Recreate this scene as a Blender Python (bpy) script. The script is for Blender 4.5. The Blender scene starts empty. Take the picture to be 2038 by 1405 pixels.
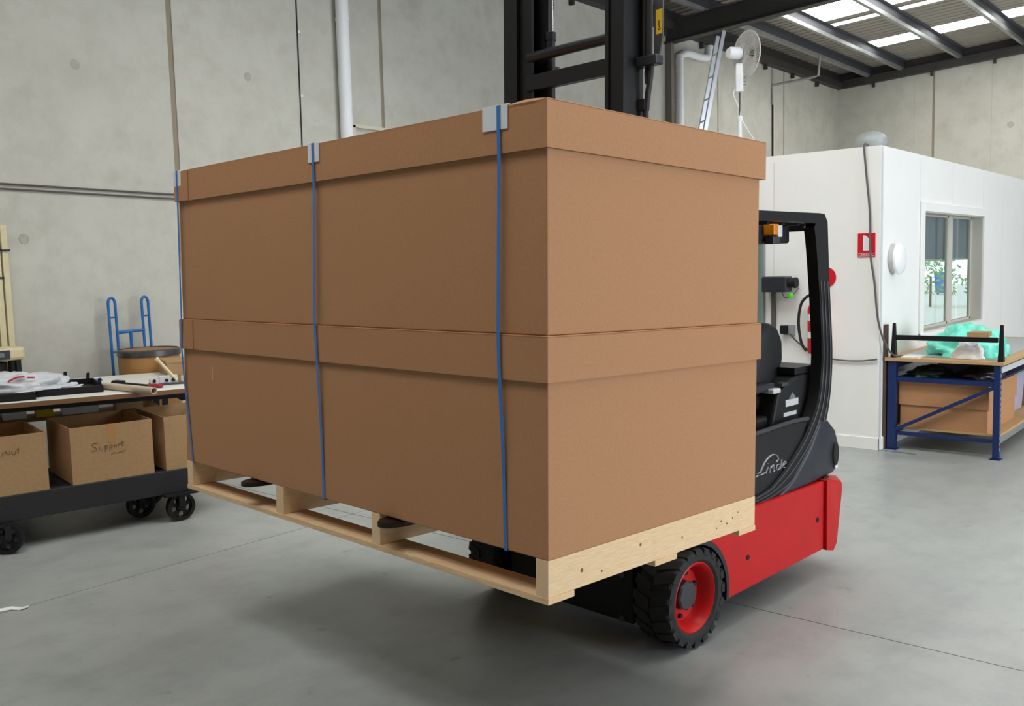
import bpy, bmesh, math, random
from mathutils import Vector, Matrix, Euler, noise
random.seed(7)
S = bpy.context.scene
COL = S.collection
R = math.radians
PI = math.pi

# ------------------------------------------------------------------ camera, sky, lights, exposure
EYE = Vector((0, 0, 1.72))
YAW, PITCH, ROLL, FPX = R(40.37), R(5.34), R(-1.49), 1836.6
fw = Vector((math.cos(YAW)*math.cos(PITCH), math.sin(YAW)*math.cos(PITCH), -math.sin(PITCH)))
rt = Vector((math.sin(YAW), -math.cos(YAW), 0))
up = rt.cross(fw)
rt2 = rt*math.cos(ROLL) + up*math.sin(ROLL)
up2 = -rt*math.sin(ROLL) + up*math.cos(ROLL)
cd = bpy.data.cameras.new('camera')
cam = bpy.data.objects.new('camera', cd)
COL.objects.link(cam)
m = Matrix.Identity(4)
for i in range(3):
    m[i][0], m[i][1], m[i][2], m[i][3] = rt2[i], up2[i], -fw[i], EYE[i]
cam.matrix_world = m
cd.sensor_fit = 'HORIZONTAL'
cd.sensor_width = 36.0
cd.lens = 36.0*FPX/2038.0
cd.clip_start = 0.05
cd.clip_end = 300
S.camera = cam

W = bpy.data.worlds.new('sky')
S.world = W
W.use_nodes = True
bg = W.node_tree.nodes['Background']
bg.inputs[0].default_value = (0.92, 0.96, 1.0, 1)
bg.inputs[1].default_value = 3.4

SKYLIGHT_POWER = 8.0
DOOR_POWER = 720.0

def area(name, loc, rot, sx, sy, power, color):
    l = bpy.data.lights.new(name, 'AREA')
    l.shape = 'RECTANGLE'; l.size = sx; l.size_y = sy; l.energy = power; l.color = color
    o = bpy.data.objects.new(name, l); COL.objects.link(o)
    o.location = loc; o.rotation_euler = rot
    return o
# daylight that comes in through the open roller door in the right wall
area('daylight_side_door', (7.0, -9.25, 2.3), (R(-90), 0, PI), 5.8, 4.4, DOOR_POWER, (0.86, 0.95, 1.08))

S.view_settings.view_transform = 'Standard'
S.view_settings.look = 'None'
S.view_settings.gamma = 1.0
S.view_settings.exposure = -0.22
try:
    S.view_settings.use_curve_mapping = False
except Exception:
    pass

# ------------------------------------------------------------------ materials
def lin(c):
    return tuple((v/255/12.92 if v/255 <= .04045 else ((v/255+.055)/1.055)**2.4) for v in c) + (1,)

def mat(name, rgb, rough=.6, metal=0.0, var=None, scale=8.0, bump=0.0, bscale=60.0, spec=.5, stretch=None, detail=4.0, emit=0, alpha=1.0, coat=0.0, trans=0.0, rvar=0.0):
    mt = bpy.data.materials.new(name); mt.use_nodes = True
    nt = mt.node_tree; n = nt.nodes; l = nt.links
    b = n['Principled BSDF']
    b.inputs['Base Color'].default_value = lin(rgb)
    b.inputs['Roughness'].default_value = rough
    b.inputs['Metallic'].default_value = metal
    b.inputs['Specular IOR Level'].default_value = spec
    b.inputs['Alpha'].default_value = alpha
    b.inputs['Coat Weight'].default_value = coat
    b.inputs['Transmission Weight'].default_value = trans
    tc = n.new('ShaderNodeTexCoord')
    src = tc.outputs['Object']
    if stretch:
        mp = n.new('ShaderNodeMapping'); mp.inputs['Scale'].default_value = stretch
        l.new(src, mp.inputs[0]); src = mp.outputs[0]
    if var:
        nz = n.new('ShaderNodeTexNoise'); nz.inputs['Scale'].default_value = scale; nz.inputs['Detail'].default_value = detail
        nz.inputs['Roughness'].default_value = .6
        l.new(src, nz.inputs['Vector'])
        rp = n.new('ShaderNodeValToRGB')
        rp.color_ramp.elements[0].position = .32; rp.color_ramp.elements[1].position = .68
        rp.color_ramp.elements[0].color = lin(rgb); rp.color_ramp.elements[1].color = lin(var)
        l.new(nz.outputs['Fac'], rp.inputs[0]); l.new(rp.outputs[0], b.inputs['Base Color'])
        if rvar:
            mr = n.new('ShaderNodeMapRange'); mr.inputs[3].default_value = rough-rvar; mr.inputs[4].default_value = rough+rvar
            l.new(nz.outputs['Fac'], mr.inputs[0]); l.new(mr.outputs[0], b.inputs['Roughness'])
    if bump:
        nb = n.new('ShaderNodeTexNoise'); nb.inputs['Scale'].default_value = bscale; nb.inputs['Detail'].default_value = 5
        l.new(src, nb.inputs['Vector'])
        bp = n.new('ShaderNodeBump'); bp.inputs['Strength'].default_value = bump; bp.inputs['Distance'].default_value = .01
        l.new(nb.outputs['Fac'], bp.inputs['Height']); l.new(bp.outputs[0], b.inputs['Normal'])
    if emit:
        b.inputs['Emission Color'].default_value = lin(rgb); b.inputs['Emission Strength'].default_value = emit
    return mt

def mottled(name, c0, c1, c2, rough, s1, s2, bump, bscale, stain=None, rvar=.06, spec=.5, coat=0, streak=None):
    """two scales of noise mixed over a base colour, with optional dark specks"""
    mt = bpy.data.materials.new(name); mt.use_nodes = True
    nt = mt.node_tree; n = nt.nodes; l = nt.links; b = n['Principled BSDF']
    b.inputs['Specular IOR Level'].default_value = spec; b.inputs['Coat Weight'].default_value = coat
    tc = n.new('ShaderNodeTexCoord'); geo = n.new('ShaderNodeNewGeometry')
    def nz(scale, detail=5.0, rough=.6):
        t = n.new('ShaderNodeTexNoise'); t.inputs['Scale'].default_value = scale; t.inputs['Detail'].default_value = detail
        t.inputs['Roughness'].default_value = rough
        l.new(geo.outputs['Position'], t.inputs['Vector']); return t
    a, c = nz(s1), nz(s2, 8, .7)
    r1 = n.new('ShaderNodeValToRGB'); e = r1.color_ramp.elements
    e[0].position, e[1].position = .3, .7; e[0].color, e[1].color = lin(c0), lin(c1)
    l.new(a.outputs['Fac'], r1.inputs[0])
    mx = n.new('ShaderNodeMix'); mx.data_type = 'RGBA'
    r2 = n.new('ShaderNodeMapRange'); r2.inputs[1].default_value = .45; r2.inputs[2].default_value = .75
    r2.inputs[4].default_value = .8
    l.new(c.outputs['Fac'], r2.inputs[0]); l.new(r2.outputs[0], mx.inputs[0])
    l.new(r1.outputs[0], mx.inputs[6]); mx.inputs[7].default_value = lin(c2)
    out = mx.outputs[2]
    if stain:
        st = nz(stain[1], 3, .5)
        r3 = n.new('ShaderNodeMapRange'); r3.inputs[1].default_value = stain[2]; r3.inputs[2].default_value = stain[3]; r3.inputs[4].default_value = stain[4]
        l.new(st.outputs['Fac'], r3.inputs[0])
        m2 = n.new('ShaderNodeMix'); m2.data_type = 'RGBA'
        l.new(r3.outputs[0], m2.inputs[0]); l.new(out, m2.inputs[6]); m2.inputs[7].default_value = lin(stain[0])
        out = m2.outputs[2]
    if streak:
        mp = n.new('ShaderNodeMapping'); mp.inputs['Rotation'].default_value = (0, 0, R(streak[1])); mp.inputs['Scale'].default_value = (.8, 3.2, 1)
        l.new(geo.outputs['Position'], mp.inputs[0])
        st = nz(1.6, 6, .65); l.new(mp.outputs[0], st.inputs['Vector'])
        r3 = n.new('ShaderNodeMapRange'); r3.inputs[1].default_value = .5; r3.inputs[2].default_value = .8; r3.inputs[4].default_value = streak[2]
        l.new(st.outputs['Fac'], r3.inputs[0])
        m2 = n.new('ShaderNodeMix'); m2.data_type = 'RGBA'
        l.new(r3.outputs[0], m2.inputs[0]); l.new(out, m2.inputs[6]); m2.inputs[7].default_value = lin(streak[0])
        out = m2.outputs[2]
    l.new(out, b.inputs['Base Color'])
    mr = n.new('ShaderNodeMapRange'); mr.inputs[3].default_value = rough-rvar; mr.inputs[4].default_value = rough+rvar
    l.new(a.outputs['Fac'], mr.inputs[0]); l.new(mr.outputs[0], b.inputs['Roughness'])
    if bump:
        nb = nz(bscale, 6, .6)
        bp = n.new('ShaderNodeBump'); bp.inputs['Strength'].default_value = bump; bp.inputs['Distance'].default_value = .01
        l.new(nb.outputs['Fac'], bp.inputs['Height']); l.new(bp.outputs[0], b.inputs['Normal'])
    return mt

M = {}
M['floor'] = mottled('painted concrete floor', (155, 160, 157), (167, 171, 167), (138, 142, 140), .335, .9, 3.5, .05, 25, stain=((70, 72, 70), 5.5, .68, .78, .55), rvar=.04, spec=.45, streak=((112, 114, 111), 35, .26))
M['concrete'] = mottled('precast concrete', (192, 190, 179), (203, 201, 190), (178, 175, 162), .85, .7, 3.0, .12, 18, stain=((160, 152, 132), 2.2, .62, .8, .4), spec=.25)
M['concrete_dark'] = mat('joint sealant', (150, 138, 118), .8)
M['patch'] = mat('lifting point patch', (164, 161, 148), .85, var=(182, 179, 167), scale=30)
M['kraft'] = mat('kraft board', (190, 141, 101), .72, var=(183, 134, 95), scale=90, bump=.06, bscale=160, spec=.25)
M['kraft_dull'] = mat('plain carton board', (180, 146, 106), .75, var=(170, 137, 98), scale=40, bump=.05, bscale=120, spec=.25)
M['kraft_edge'] = mat('cut board edge', (212, 172, 128), .8, spec=.2)
M['pine'] = mat('sawn pine', (248, 217, 174), .65, var=(234, 198, 152), scale=6, stretch=(2.5, 30, 30), bump=.08, bscale=30, spec=.3)
M['pine_x'] = mat('sawn pine crosswise', (246, 212, 168), .65, var=(228, 190, 144), scale=6, stretch=(30, 2.5, 30), bump=.08, bscale=30, spec=.3)
M['knot'] = mat('pine knot', (118, 84, 50), .7)
M['strap'] = mat('blue strapping', (56, 120, 196), .4, var=(64, 128, 204), scale=60)
M['protector'] = mat('white board protector', (232, 232, 238), .6)
M['red'] = mat('red truck paint', (200, 26, 28), .42, var=(190, 23, 25), scale=5, spec=.3)
M['black'] = mat('black steel paint', (17, 18, 21), .45, var=(22, 23, 26), scale=6, spec=.35)
M['black_matt'] = mat('black plastic', (15, 15, 17), .6, var=(20, 20, 23), scale=14, spec=.35, bump=.04, bscale=200)
M['charcoal'] = mat('charcoal plastic cover', (38, 40, 48), .38, var=(44, 46, 54), scale=9, spec=.45)
M['trim_grey'] = mat('grey rubber trim', (56, 57, 60), .5)
M['rubber'] = mat('tyre rubber', (30, 29, 29), .8, var=(40, 39, 38), scale=20, bump=.1, bscale=90)
M['chrome'] = mat('chromed rod', (225, 225, 228), .15, metal=1.0)
M['steel'] = mat('worn steel', (112, 112, 114), .4, metal=.8, var=(88, 86, 86), scale=12)
M['fork'] = mat('fork steel', (62, 44, 40), .45, metal=.6, var=(46, 36, 34), scale=14)
M['alu'] = mat('aluminium', (205, 207, 210), .28, metal=.9)
M['white_panel'] = mat('white office panel', (247, 246, 242), .55, var=(244, 243, 239), scale=2)
M['white'] = mat('white plastic', (238, 240, 242), .4)
M['white_lens'] = mat('white opal lens', (248, 248, 248), .3)
M['cream'] = mat('cream enamel', (222, 210, 170), .5, var=(214, 200, 160), scale=10)
M['beige'] = mat('beige trunking', (214, 206, 186), .6)
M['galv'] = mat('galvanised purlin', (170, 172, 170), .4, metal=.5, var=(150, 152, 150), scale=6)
M['roof'] = mat('roof underside foil', (150, 145, 136), .6, metal=.0, var=(136, 131, 123), scale=1.3)
M['purlin_shade'] = mat('shaded purlin web', (70, 72, 78), .6)  # dark tone holds the shade on the purlin web
M['column'] = mat('column paint', (112, 105, 95), .7)
M['rafter'] = mat('dark rafter paint', (62, 60, 57), .6, var=(54, 52, 50), scale=3)
M['skylight'] = mat('translucent roof sheet', (252, 252, 250), .5, emit=SKYLIGHT_POWER)
M['rack_blue'] = mat('blue rack paint', (16, 44, 98), .42, var=(13, 38, 88), scale=8)
M['truck_blue'] = mat('blue hand truck paint', (26, 104, 172), .45)
M['mdf'] = mat('particle board', (196, 160, 112), .7, var=(186, 150, 104), scale=60)
M['mdf_dark'] = mat('brown board edge', (132, 96, 66), .7)
M['laminate'] = mat('white laminate', (236, 236, 230), .35, var=(230, 230, 223), scale=5)
M['timber_black'] = mat('blackened timber', (26, 27, 31), .6, var=(40, 40, 44), scale=5, stretch=(3, 30, 30), bump=.1, bscale=30)
M['cast_iron'] = mat('cast iron', (28, 27, 28), .5, metal=.3)
M['poly'] = mat('milky polythene', (222, 228, 234), .25, alpha=.72, var=(236, 240, 244), scale=9, bump=.5, bscale=22)
M['teal'] = mat('teal polythene', (84, 214, 184), .3, var=(140, 236, 214), scale=9, bump=.5, bscale=20)
M['highlight'] = mat('white foam', (246, 246, 244), .8)
M['red_print'] = mat('red print', (206, 30, 52), .5)
M['sign_red'] = mat('red sign', (214, 22, 40), .35)
M['ext_red'] = mat('extinguisher red', (204, 22, 34), .3)
M['yellow'] = mat('yellow sticker', (224, 190, 30), .5)
M['ink'] = mat('marker ink', (66, 46, 32), .8)
M['ink_grey'] = mat('grey print', (120, 122, 126), .6)
M['logo'] = mat('silver logo print', (205, 208, 214), .4)
M['label'] = mat('pale label', (205, 206, 208), .5)
M['green'] = mat('green knob', (90, 214, 20), .4)
M['orange'] = mat('amber lens', (240, 148, 20), .35)
M['cable'] = mat('grey cable', (98, 88, 84), .6)
M['cable_black'] = mat('black cable', (30, 30, 32), .6)
M['drum_board'] = mat('fibre drum board', (186, 138, 82), .65, var=(176, 130, 76), scale=12)
M['drum_top'] = mat('drum lid board', (150, 112, 76), .7)
M['brown_sheet'] = mat('brown hardboard', (92, 68, 54), .7, var=(82, 60, 48), scale=4)
M['lavender'] = mat('lavender plastic', (190, 184, 210), .35, alpha=.9)
M['dark_bag'] = mat('dark plastic bag', (38, 36, 44), .4, bump=.5, bscale=18)
M['dark_green'] = mat('dark green bag', (40, 58, 48), .4, bump=.5, bscale=18)
M['blind'] = mat('blue grey blind', (108, 130, 146), .8, var=(102, 124, 140), scale=60)
M['win_frame'] = mat('window frame', (206, 202, 190), .45)
M['door_green'] = mat('grey green door', (122, 136, 130), .5)
M['fan_wire'] = mat('fan guard wire', (206, 204, 198), .45)
M['fan_blade'] = mat('fan blade', (196, 190, 178), .4, alpha=.8)
M['vent'] = mat('pale grey plastic dome', (166, 172, 170), .4, var=(150, 157, 156), scale=6)
M['paper'] = mat('paper', (236, 234, 228), .7)
M['tube_board'] = mat('tube board', (206, 186, 164), .7)
M['burgundy'] = mat('red handle', (158, 24, 44), .4)
M['foliage'] = mat('shrub leaves', (128, 176, 100), .6, var=(92, 146, 78), scale=6)
M['ground'] = mat('outside paving', (200, 198, 190), .8, var=(190, 188, 180), scale=2)
M['door_metal'] = mat('roller door metal', (150, 156, 158), .5)
M['blue_item'] = mat('blue plastic', (40, 110, 190), .4)
gm = bpy.data.materials.new('window glass'); gm.use_nodes = True
_n = gm.node_tree.nodes; _l = gm.node_tree.links
_n.remove(_n['Principled BSDF'])
_t = _n.new('ShaderNodeBsdfTransparent'); _t.inputs[0].default_value = (.9, .95, .95, 1)
_g = _n.new('ShaderNodeBsdfGlossy'); _g.inputs['Roughness'].default_value = .02
_f = _n.new('ShaderNodeLayerWeight'); _f.inputs[0].default_value = .12
_m = _n.new('ShaderNodeMixShader')
_l.new(_f.outputs[1], _m.inputs[0]); _l.new(_t.outputs[0], _m.inputs[1]); _l.new(_g.outputs[0], _m.inputs[2])
_l.new(_m.outputs[0], _n['Material Output'].inputs[0])
M['glass'] = gm

# ------------------------------------------------------------------ mesh helpers
class MB:
    def __init__(s): s.bm = bmesh.new()
    def _bev(s, faces, bev, seg=2):
        if bev > 0:
            ed = list({e for f in faces for e in f.edges})
            bmesh.ops.bevel(s.bm, geom=ed, offset=bev, segments=seg, affect='EDGES', profile=.5)
    def box(s, x0, x1, y0, y1, z0, z1, bev=0.0, seg=2):
        return s.hexa([(x0, y0, z0), (x1, y0, z0), (x1, y1, z0), (x0, y1, z0), (x0, y0, z1), (x1, y0, z1), (x1, y1, z1), (x0, y1, z1)], bev, seg)
    def hexa(s, P, bev=0.0, seg=2):
        v = [s.bm.verts.new(p) for p in P]
        fs = [s.bm.faces.new([v[i] for i in q]) for q in ((3, 2, 1, 0), (4, 5, 6, 7), (0, 1, 5, 4), (1, 2, 6, 5), (2, 3, 7, 6), (3, 0, 4, 7))]
        s._bev(fs, bev, seg)
        return s
    def prism(s, poly, axis, a, b, bev=0.0, seg=2):
        """polygon in the two other axes (in x,y,z order) pushed from a to b along axis"""
        def P(p, t):
            return {'x': (t, p[0], p[1]), 'y': (p[0], t, p[1]), 'z': (p[0], p[1], t)}[axis]
        A = [s.bm.verts.new(P(p, a)) for p in poly]; B = [s.bm.verts.new(P(p, b)) for p in poly]
        n = len(poly)
        fs = [s.bm.faces.new(A), s.bm.faces.new(B[::-1])]
        for i in range(n):
            fs.append(s.bm.faces.new([A[i], B[i], B[(i+1) % n], A[(i+1) % n]]))
        bmesh.ops.recalc_face_normals(s.bm, faces=fs)
        s._bev(fs, bev, seg)
        return s
    def tube(s, pts, r, n=8, cap=True, closed=False, flat=None):
        pts = [Vector(p) for p in pts]; k = len(pts); rings = []
        prev = None
        for i, p in enumerate(pts):
            if closed: d = pts[(i+1) % k]-pts[i-1]
            else: d = pts[min(i+1, k-1)]-pts[max(i-1, 0)]
            d.normalize()
            if prev is None:
                ref = Vector((0, 0, 1)) if abs(d.z) < .9 else Vector((1, 0, 0))
                a = d.cross(ref).normalized()
            else:
                a = prev-d*prev.dot(d)
                a = a.normalized() if a.length > 1e-6 else d.orthogonal().normalized()
            prev = a
            b = d.cross(a)
            rr = r[i] if isinstance(r, (list, tuple)) else r
            f = flat or 1.0
            rings.append([s.bm.verts.new(p+a*rr*math.cos(2*PI*j/n)+b*rr*f*math.sin(2*PI*j/n)) for j in range(n)])
        for i in range(k if closed else k-1):
            A, B = rings[i], rings[(i+1) % k]
            for j in range(n):
                s.bm.faces.new([A[j], A[(j+1) % n], B[(j+1) % n], B[j]])
        if cap and not closed:
            s.bm.faces.new(rings[0][::-1]); s.bm.faces.new(rings[-1])
        return s
    def bar(s, p0, p1, w, h, upv=(0, 0, 1)):
        """rectangular bar from p0 to p1, w sideways, h along upv"""
        p0, p1 = Vector(p0), Vector(p1); d = (p1-p0).normalized(); u = Vector(upv)
        a = d.cross(u).normalized(); b = a.cross(d).normalized()
        P = []
        for p in (p0, p1):
            P.append([p-a*w/2-b*h/2, p+a*w/2-b*h/2, p+a*w/2+b*h/2, p-a*w/2+b*h/2])
        v = [[s.bm.verts.new(q) for q in r_] for r_ in P]
        fs = [s.bm.faces.new(v[0][::-1]), s.bm.faces.new(v[1])]
        for j in range(4): fs.append(s.bm.faces.new([v[0][j], v[0][(j+1) % 4], v[1][(j+1) % 4], v[1][j]]))
        bmesh.ops.recalc_face_normals(s.bm, faces=fs)
        return s
    def lathe(s, prof, axis='z', c=(0, 0, 0), n=32, cap=True):
        """profile of (radius, height) turned about an axis through c"""
        c = Vector(c); rings = []
        for r, h in prof:
            ring = []
            for j in range(n):
                t = 2*PI*j/n; a, b = r*math.cos(t), r*math.sin(t)
                o = {'z': (a, b, h), 'y': (a, h, b), 'x': (h, a, b)}[axis]
                ring.append(s.bm.verts.new(c+Vector(o)))
            rings.append(ring)
        fs = []
        for A, B in zip(rings, rings[1:]):
            for j in range(n): fs.append(s.bm.faces.new([A[j], A[(j+1) % n], B[(j+1) % n], B[j]]))
        if cap:
            if prof[0][0] > 1e-5: fs.append(s.bm.faces.new(rings[0]))
            if prof[-1][0] > 1e-5: fs.append(s.bm.faces.new(rings[-1]))
        bmesh.ops.recalc_face_normals(s.bm, faces=fs)
        return s
    def done(s, name, material, parent=None, loc=(0, 0, 0), rot=(0, 0, 0), smooth=False, sharp=38):
        bmesh.ops.remove_doubles(s.bm, verts=s.bm.verts, dist=1e-6)
        me = bpy.data.meshes.new(name)
        if smooth:
            for f in s.bm.faces: f.smooth = True
            for e in s.bm.edges:
                if len(e.link_faces) == 2 and e.calc_face_angle(0) > R(sharp): e.smooth = False
        s.bm.to_mesh(me); s.bm.free()
        me.materials.append(M[material] if isinstance(material, str) else material)
        o = bpy.data.objects.new(name, me); COL.objects.link(o)
        o.location = loc; o.rotation_euler = rot
        if parent: o.parent = parent
        return o

def tag(o, label, cat, group=None):
    o['label'] = label; o['category'] = cat
    if group: o['group'] = group
    return o
def thing(name, label, cat, loc=(0, 0, 0), rot=(0, 0, 0), group=None):
    o = bpy.data.objects.new(name, None); COL.objects.link(o)
    o.empty_display_size = .1
    o.location = loc; o.rotation_euler = rot
    return tag(o, label, cat, group)
def struct(o):
    o['kind'] = 'structure'; return o
def sempty(name, loc=(0, 0, 0)):
    o = bpy.data.objects.new(name, None); COL.objects.link(o); o.location = loc
    return struct(o)
def copy_tree(o, parent=None):
    c = o.copy(); COL.objects.link(c); c.parent = parent
    for ch in list(o.children): copy_tree(ch, c)
    return c
def arc(cx, cy, r, a0, a1, n):
    return [(cx+r*math.cos(R(a0+(a1-a0)*i/n)), cy+r*math.sin(R(a0+(a1-a0)*i/n))) for i in range(n+1)]
def smooth_path(P, n=6):
    """Catmull-Rom through the points"""
    P = [Vector(p) for p in P]; out = []
    for i in range(len(P)-1):
        p0, p1, p2, p3 = P[max(i-1, 0)], P[i], P[i+1], P[min(i+2, len(P)-1)]
        for k in range(n):
            t = k/n
            out.append(.5*((2*p1)+(p2-p0)*t+(2*p0-5*p1+4*p2-p3)*t*t+(3*p1-p0-3*p2+p3)*t**3))
    out.append(P[-1]); return out

# ------------------------------------------------------------------ the building
XF, XB, YR, YL = -7.0, 20.93, -9.0, 8.0
SL = math.tan(R(3.0))
def purlin_z(y): return 5.60+SL*(8.0-y)      # underside of the purlins
def sheet_z(y): return purlin_z(y)+.20

# floor: slabs with sawn joints
fl = MB().box(XF-.3, XB+.3, YR-.3, YL+.3, -.25, -.012).done('floor', 'concrete_dark'); struct(fl)
xs = [XF-.2, -1.85, 4.146, 10.15, 16.15, XB+.2]; ys = [YR-.2, -6.95, -.95, 5.05, YL+.2]
for i in range(len(xs)-1):
    for j in range(len(ys)-1):
        MB().box(xs[i]+.003, xs[i+1]-.003, ys[j]+.003, ys[j+1]-.003, -.05, 0).done('floor_slab', 'floor', fl)

# left wall: tilt-up panels
def wall_panels(name, joints, zt0, zt1, axis, base, sign, depth=.18):
    """panels standing in a row with recessed joints; joints = [(position, gap), ...]"""
    a0, a1 = joints[0][0], joints[-1][0]
    lo, hi = sorted((base+sign*.015, base+sign*depth))
    if axis == 'x':
        w = MB().prism([(a0, -.05), (a1, -.05), (a1, zt1), (a0, zt0)], 'y', lo, hi).done(name, 'concrete_dark')
    else:
        w = MB().prism([(a0, -.05), (a1, -.05), (a1, zt1), (a0, zt0)], 'x', lo, hi).done(name, 'concrete_dark')
    struct(w)
    for (p, g), (q, h) in zip(joints, joints[1:]):
        f = lambda t: zt0+(zt1-zt0)*(t-a0)/(a1-a0)
        lo, hi = sorted((base, base+sign*.03))
        MB().prism([(p+g/2, -.04), (q-h/2, -.04), (q-h/2, f(q)), (p+g/2, f(p))], 'y' if axis == 'x' else 'x', lo, hi).done('concrete_panel', 'concrete', w)
    return w
wl = wall_panels('wall_left', [(XF, 0), (-2.6, .04), (4.665, .055), (7.255, .05), (12.0, .02), (15.26, .035), (17.5, .05), (18.05, .06), (XB, 0)], 5.5, 5.5, 'x', YL, 1)
wb = sempty('wall_back')
def back_piece(y0, y1, z0, z1a, z1b, name='concrete_panel', m_='concrete', x0=XB, x1=XB+.18):
    return MB().prism([(y0, z0), (y1, z0), (y1, z1b), (y0, z1a)], 'x', x0, x1).done(name, m_, wb)
bt = lambda y: 5.465+SL*(8-y)
for y0, y1 in ((YR, -5.8), (-5.75, -.05), (0, 4.85)): back_piece(y0, y1, -.05, bt(y0), bt(y1))
back_piece(4.852, 5.945, 2.45, bt(4.852), bt(5.945)); back_piece(5.995, 6.35, 2.45, bt(5.995), bt(6.35)); back_piece(6.352, 8.18, -.05, bt(6.352), bt(8.18))
back_piece(YR, 4.85, -.05, bt(YR), bt(4.85), 'joint_backing', 'concrete_dark', XB+.015, XB+.16)
back_piece(5.94, 6.0, 2.45, bt(5.94), bt(6.0), 'joint_backing', 'concrete_dark', XB+.012, XB+.16)
# right wall with an open roller door, front wall with a loading door
wr = sempty('wall_right')
for x0, x1, z0, z1 in ((XF, 4.0, -.05, 6.6), (10.0, XB, -.05, 6.6), (4.0, 10.0, 4.6, 6.6)):
    MB().box(x0, x1, YR-.18, YR, z0, z1).done('concrete_panel', 'concrete', wr)
MB().lathe([(.28, 4.0), (.28, 10.0)], 'x', (0, YR+.3, 4.85), 24).done('door_drum', 'door_metal', wr)
wf = sempty('wall_front')
for y0, y1, z0, z1 in ((YR, .1, -.05, 6.6), (5.1, YL+.18, -.05, 6.0), (.1, 5.1, 4.4, 6.6)):
    MB().box(XF-.18, XF, y0, y1, z0, z1).done('concrete_panel', 'concrete', wf)
# closed roller door in the front wall
mb = MB()
for k in range(44): mb.box(XF-.12, XF-.10+.008*(k % 2), .1, 5.1, .1*k, .1*k+.1)
mb.done('roller_door', 'door_metal', wf)
# lifting point patches on the left wall (drawn circles about 8 cm across)
for x, z in ((3.77, 3.53), (5.48, 3.66), (9.55, 4.02), (3.25, 2.05), (8.6, 3.0)):
    MB().lathe([(.042, 0), (.040, -.004)], 'y', (x, YL, z), 20).done('lifting_point_patch', 'patch', wl)
for y, z in ((4.5, 4.3), (6.6, 3.75)):
    MB().lathe([(.06, 0), (.055, -.004)], 'x', (XB, y, z), 16).done('lifting_point_patch', 'patch', wb)

# roof
ce = sempty('ceiling')
SKY = [(-.7, -.2, .7, 5.0), (.3, 1.2, .7, 6.5), (3.6, 4.5, .7, 5.0), (4.5, 5.5, -6.0, 5.0), (5.5, 5.9, .7, 5.0), (6.2, 6.8, 1.5, 5.0), (10.2, 11.5, -7.0, .5), (15.10, 16.40, .7, 6.58), (16.68, 16.88, .7, 6.58), (18.55, 19.16, .7, 6.58)]  # far strips are seen; nearer unseen ones added and sized for their light
def sheet(x0, x1, y0, y1, mname, name):
    mb = MB(); n = max(1, round((x1-x0)/.19)); pts = []
    for k in range(n):
        a = x0+(x1-x0)*k/n; w = (x1-x0)/n
        pts += [(a, 0), (a+w*.62, 0), (a+w*.70, .03), (a+w*.92, .03)]
    pts.append((x1, 0))
    A = [mb.bm.verts.new((x, y0, sheet_z(y0)+h)) for x, h in pts]
    B = [mb.bm.verts.new((x, y1, sheet_z(y1)+h)) for x, h in pts]
    for i in range(len(pts)-1): mb.bm.faces.new([A[i], B[i], B[i+1], A[i+1]])
    return mb.done(name, mname, ce)
edges = [XF-.2]
for a, b, ylo, yhi in SKY: edges += [a, b]
edges.append(XB+.2)
for k in range(0, len(edges), 2):
    a, b = edges[k], edges[k+1]
    n = max(1, round((b-a)/.76))
    for i in range(n):
        sheet(a+(b-a)*i/n, a+(b-a)*(i+1)/n, YR-.2, YL+.2, 'roof', 'roof_sheet')
for a, b, ylo, yhi in SKY:
    sheet(a, b, ylo, yhi, 'skylight', 'skylight_and_fill_sheet')  # real skylights and the added unseen strips alike
    sheet(a, b, yhi, YL+.2, 'roof', 'roof_sheet'); sheet(a, b, YR-.2, ylo, 'roof', 'roof_sheet')
y = 7.28
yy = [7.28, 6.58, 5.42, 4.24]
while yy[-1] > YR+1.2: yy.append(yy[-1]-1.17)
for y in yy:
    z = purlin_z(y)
    p_ = MB().prism([(y, z+.05), (y-.006, z+.05), (y-.006, z+.188), (y-.075, z+.188), (y-.075, z+.194), (y, z+.194)], 'x', XF, XB).done('purlin', 'purlin_shade', ce)  # shade under the roof sheet is put into the web's dark colour
    MB().prism([(y+.06, z), (y-.006, z), (y-.012, z+.062), (y-.006, z+.062), (y, z+.006), (y+.06, z+.006)], 'x', XF, XB).done('flange', 'galv', p_)  # paler lip stands in for the lit strip of the web
for x in (-1.4, 6.05, 13.49):
    mb = MB()
    def sl(dz0, dz1, x0, x1):
        z = lambda y: purlin_z(y)
        mb.hexa([(x0, YR, z(YR)+dz0), (x1, YR, z(YR)+dz0), (x1, YL, z(YL)+dz0), (x0, YL, z(YL)+dz0),
                 (x0, YR, z(YR)+dz1), (x1, YR, z(YR)+dz1), (x1, YL, z(YL)+dz1), (x0, YL, z(YL)+dz1)])
    sl(-.34, -.325, x-.085, x+.085); sl(-.325, -.015, x-.006, x+.006); sl(-.015, 0, x-.085, x+.085)
    mb.done('rafter', 'rafter', ce)
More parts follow.
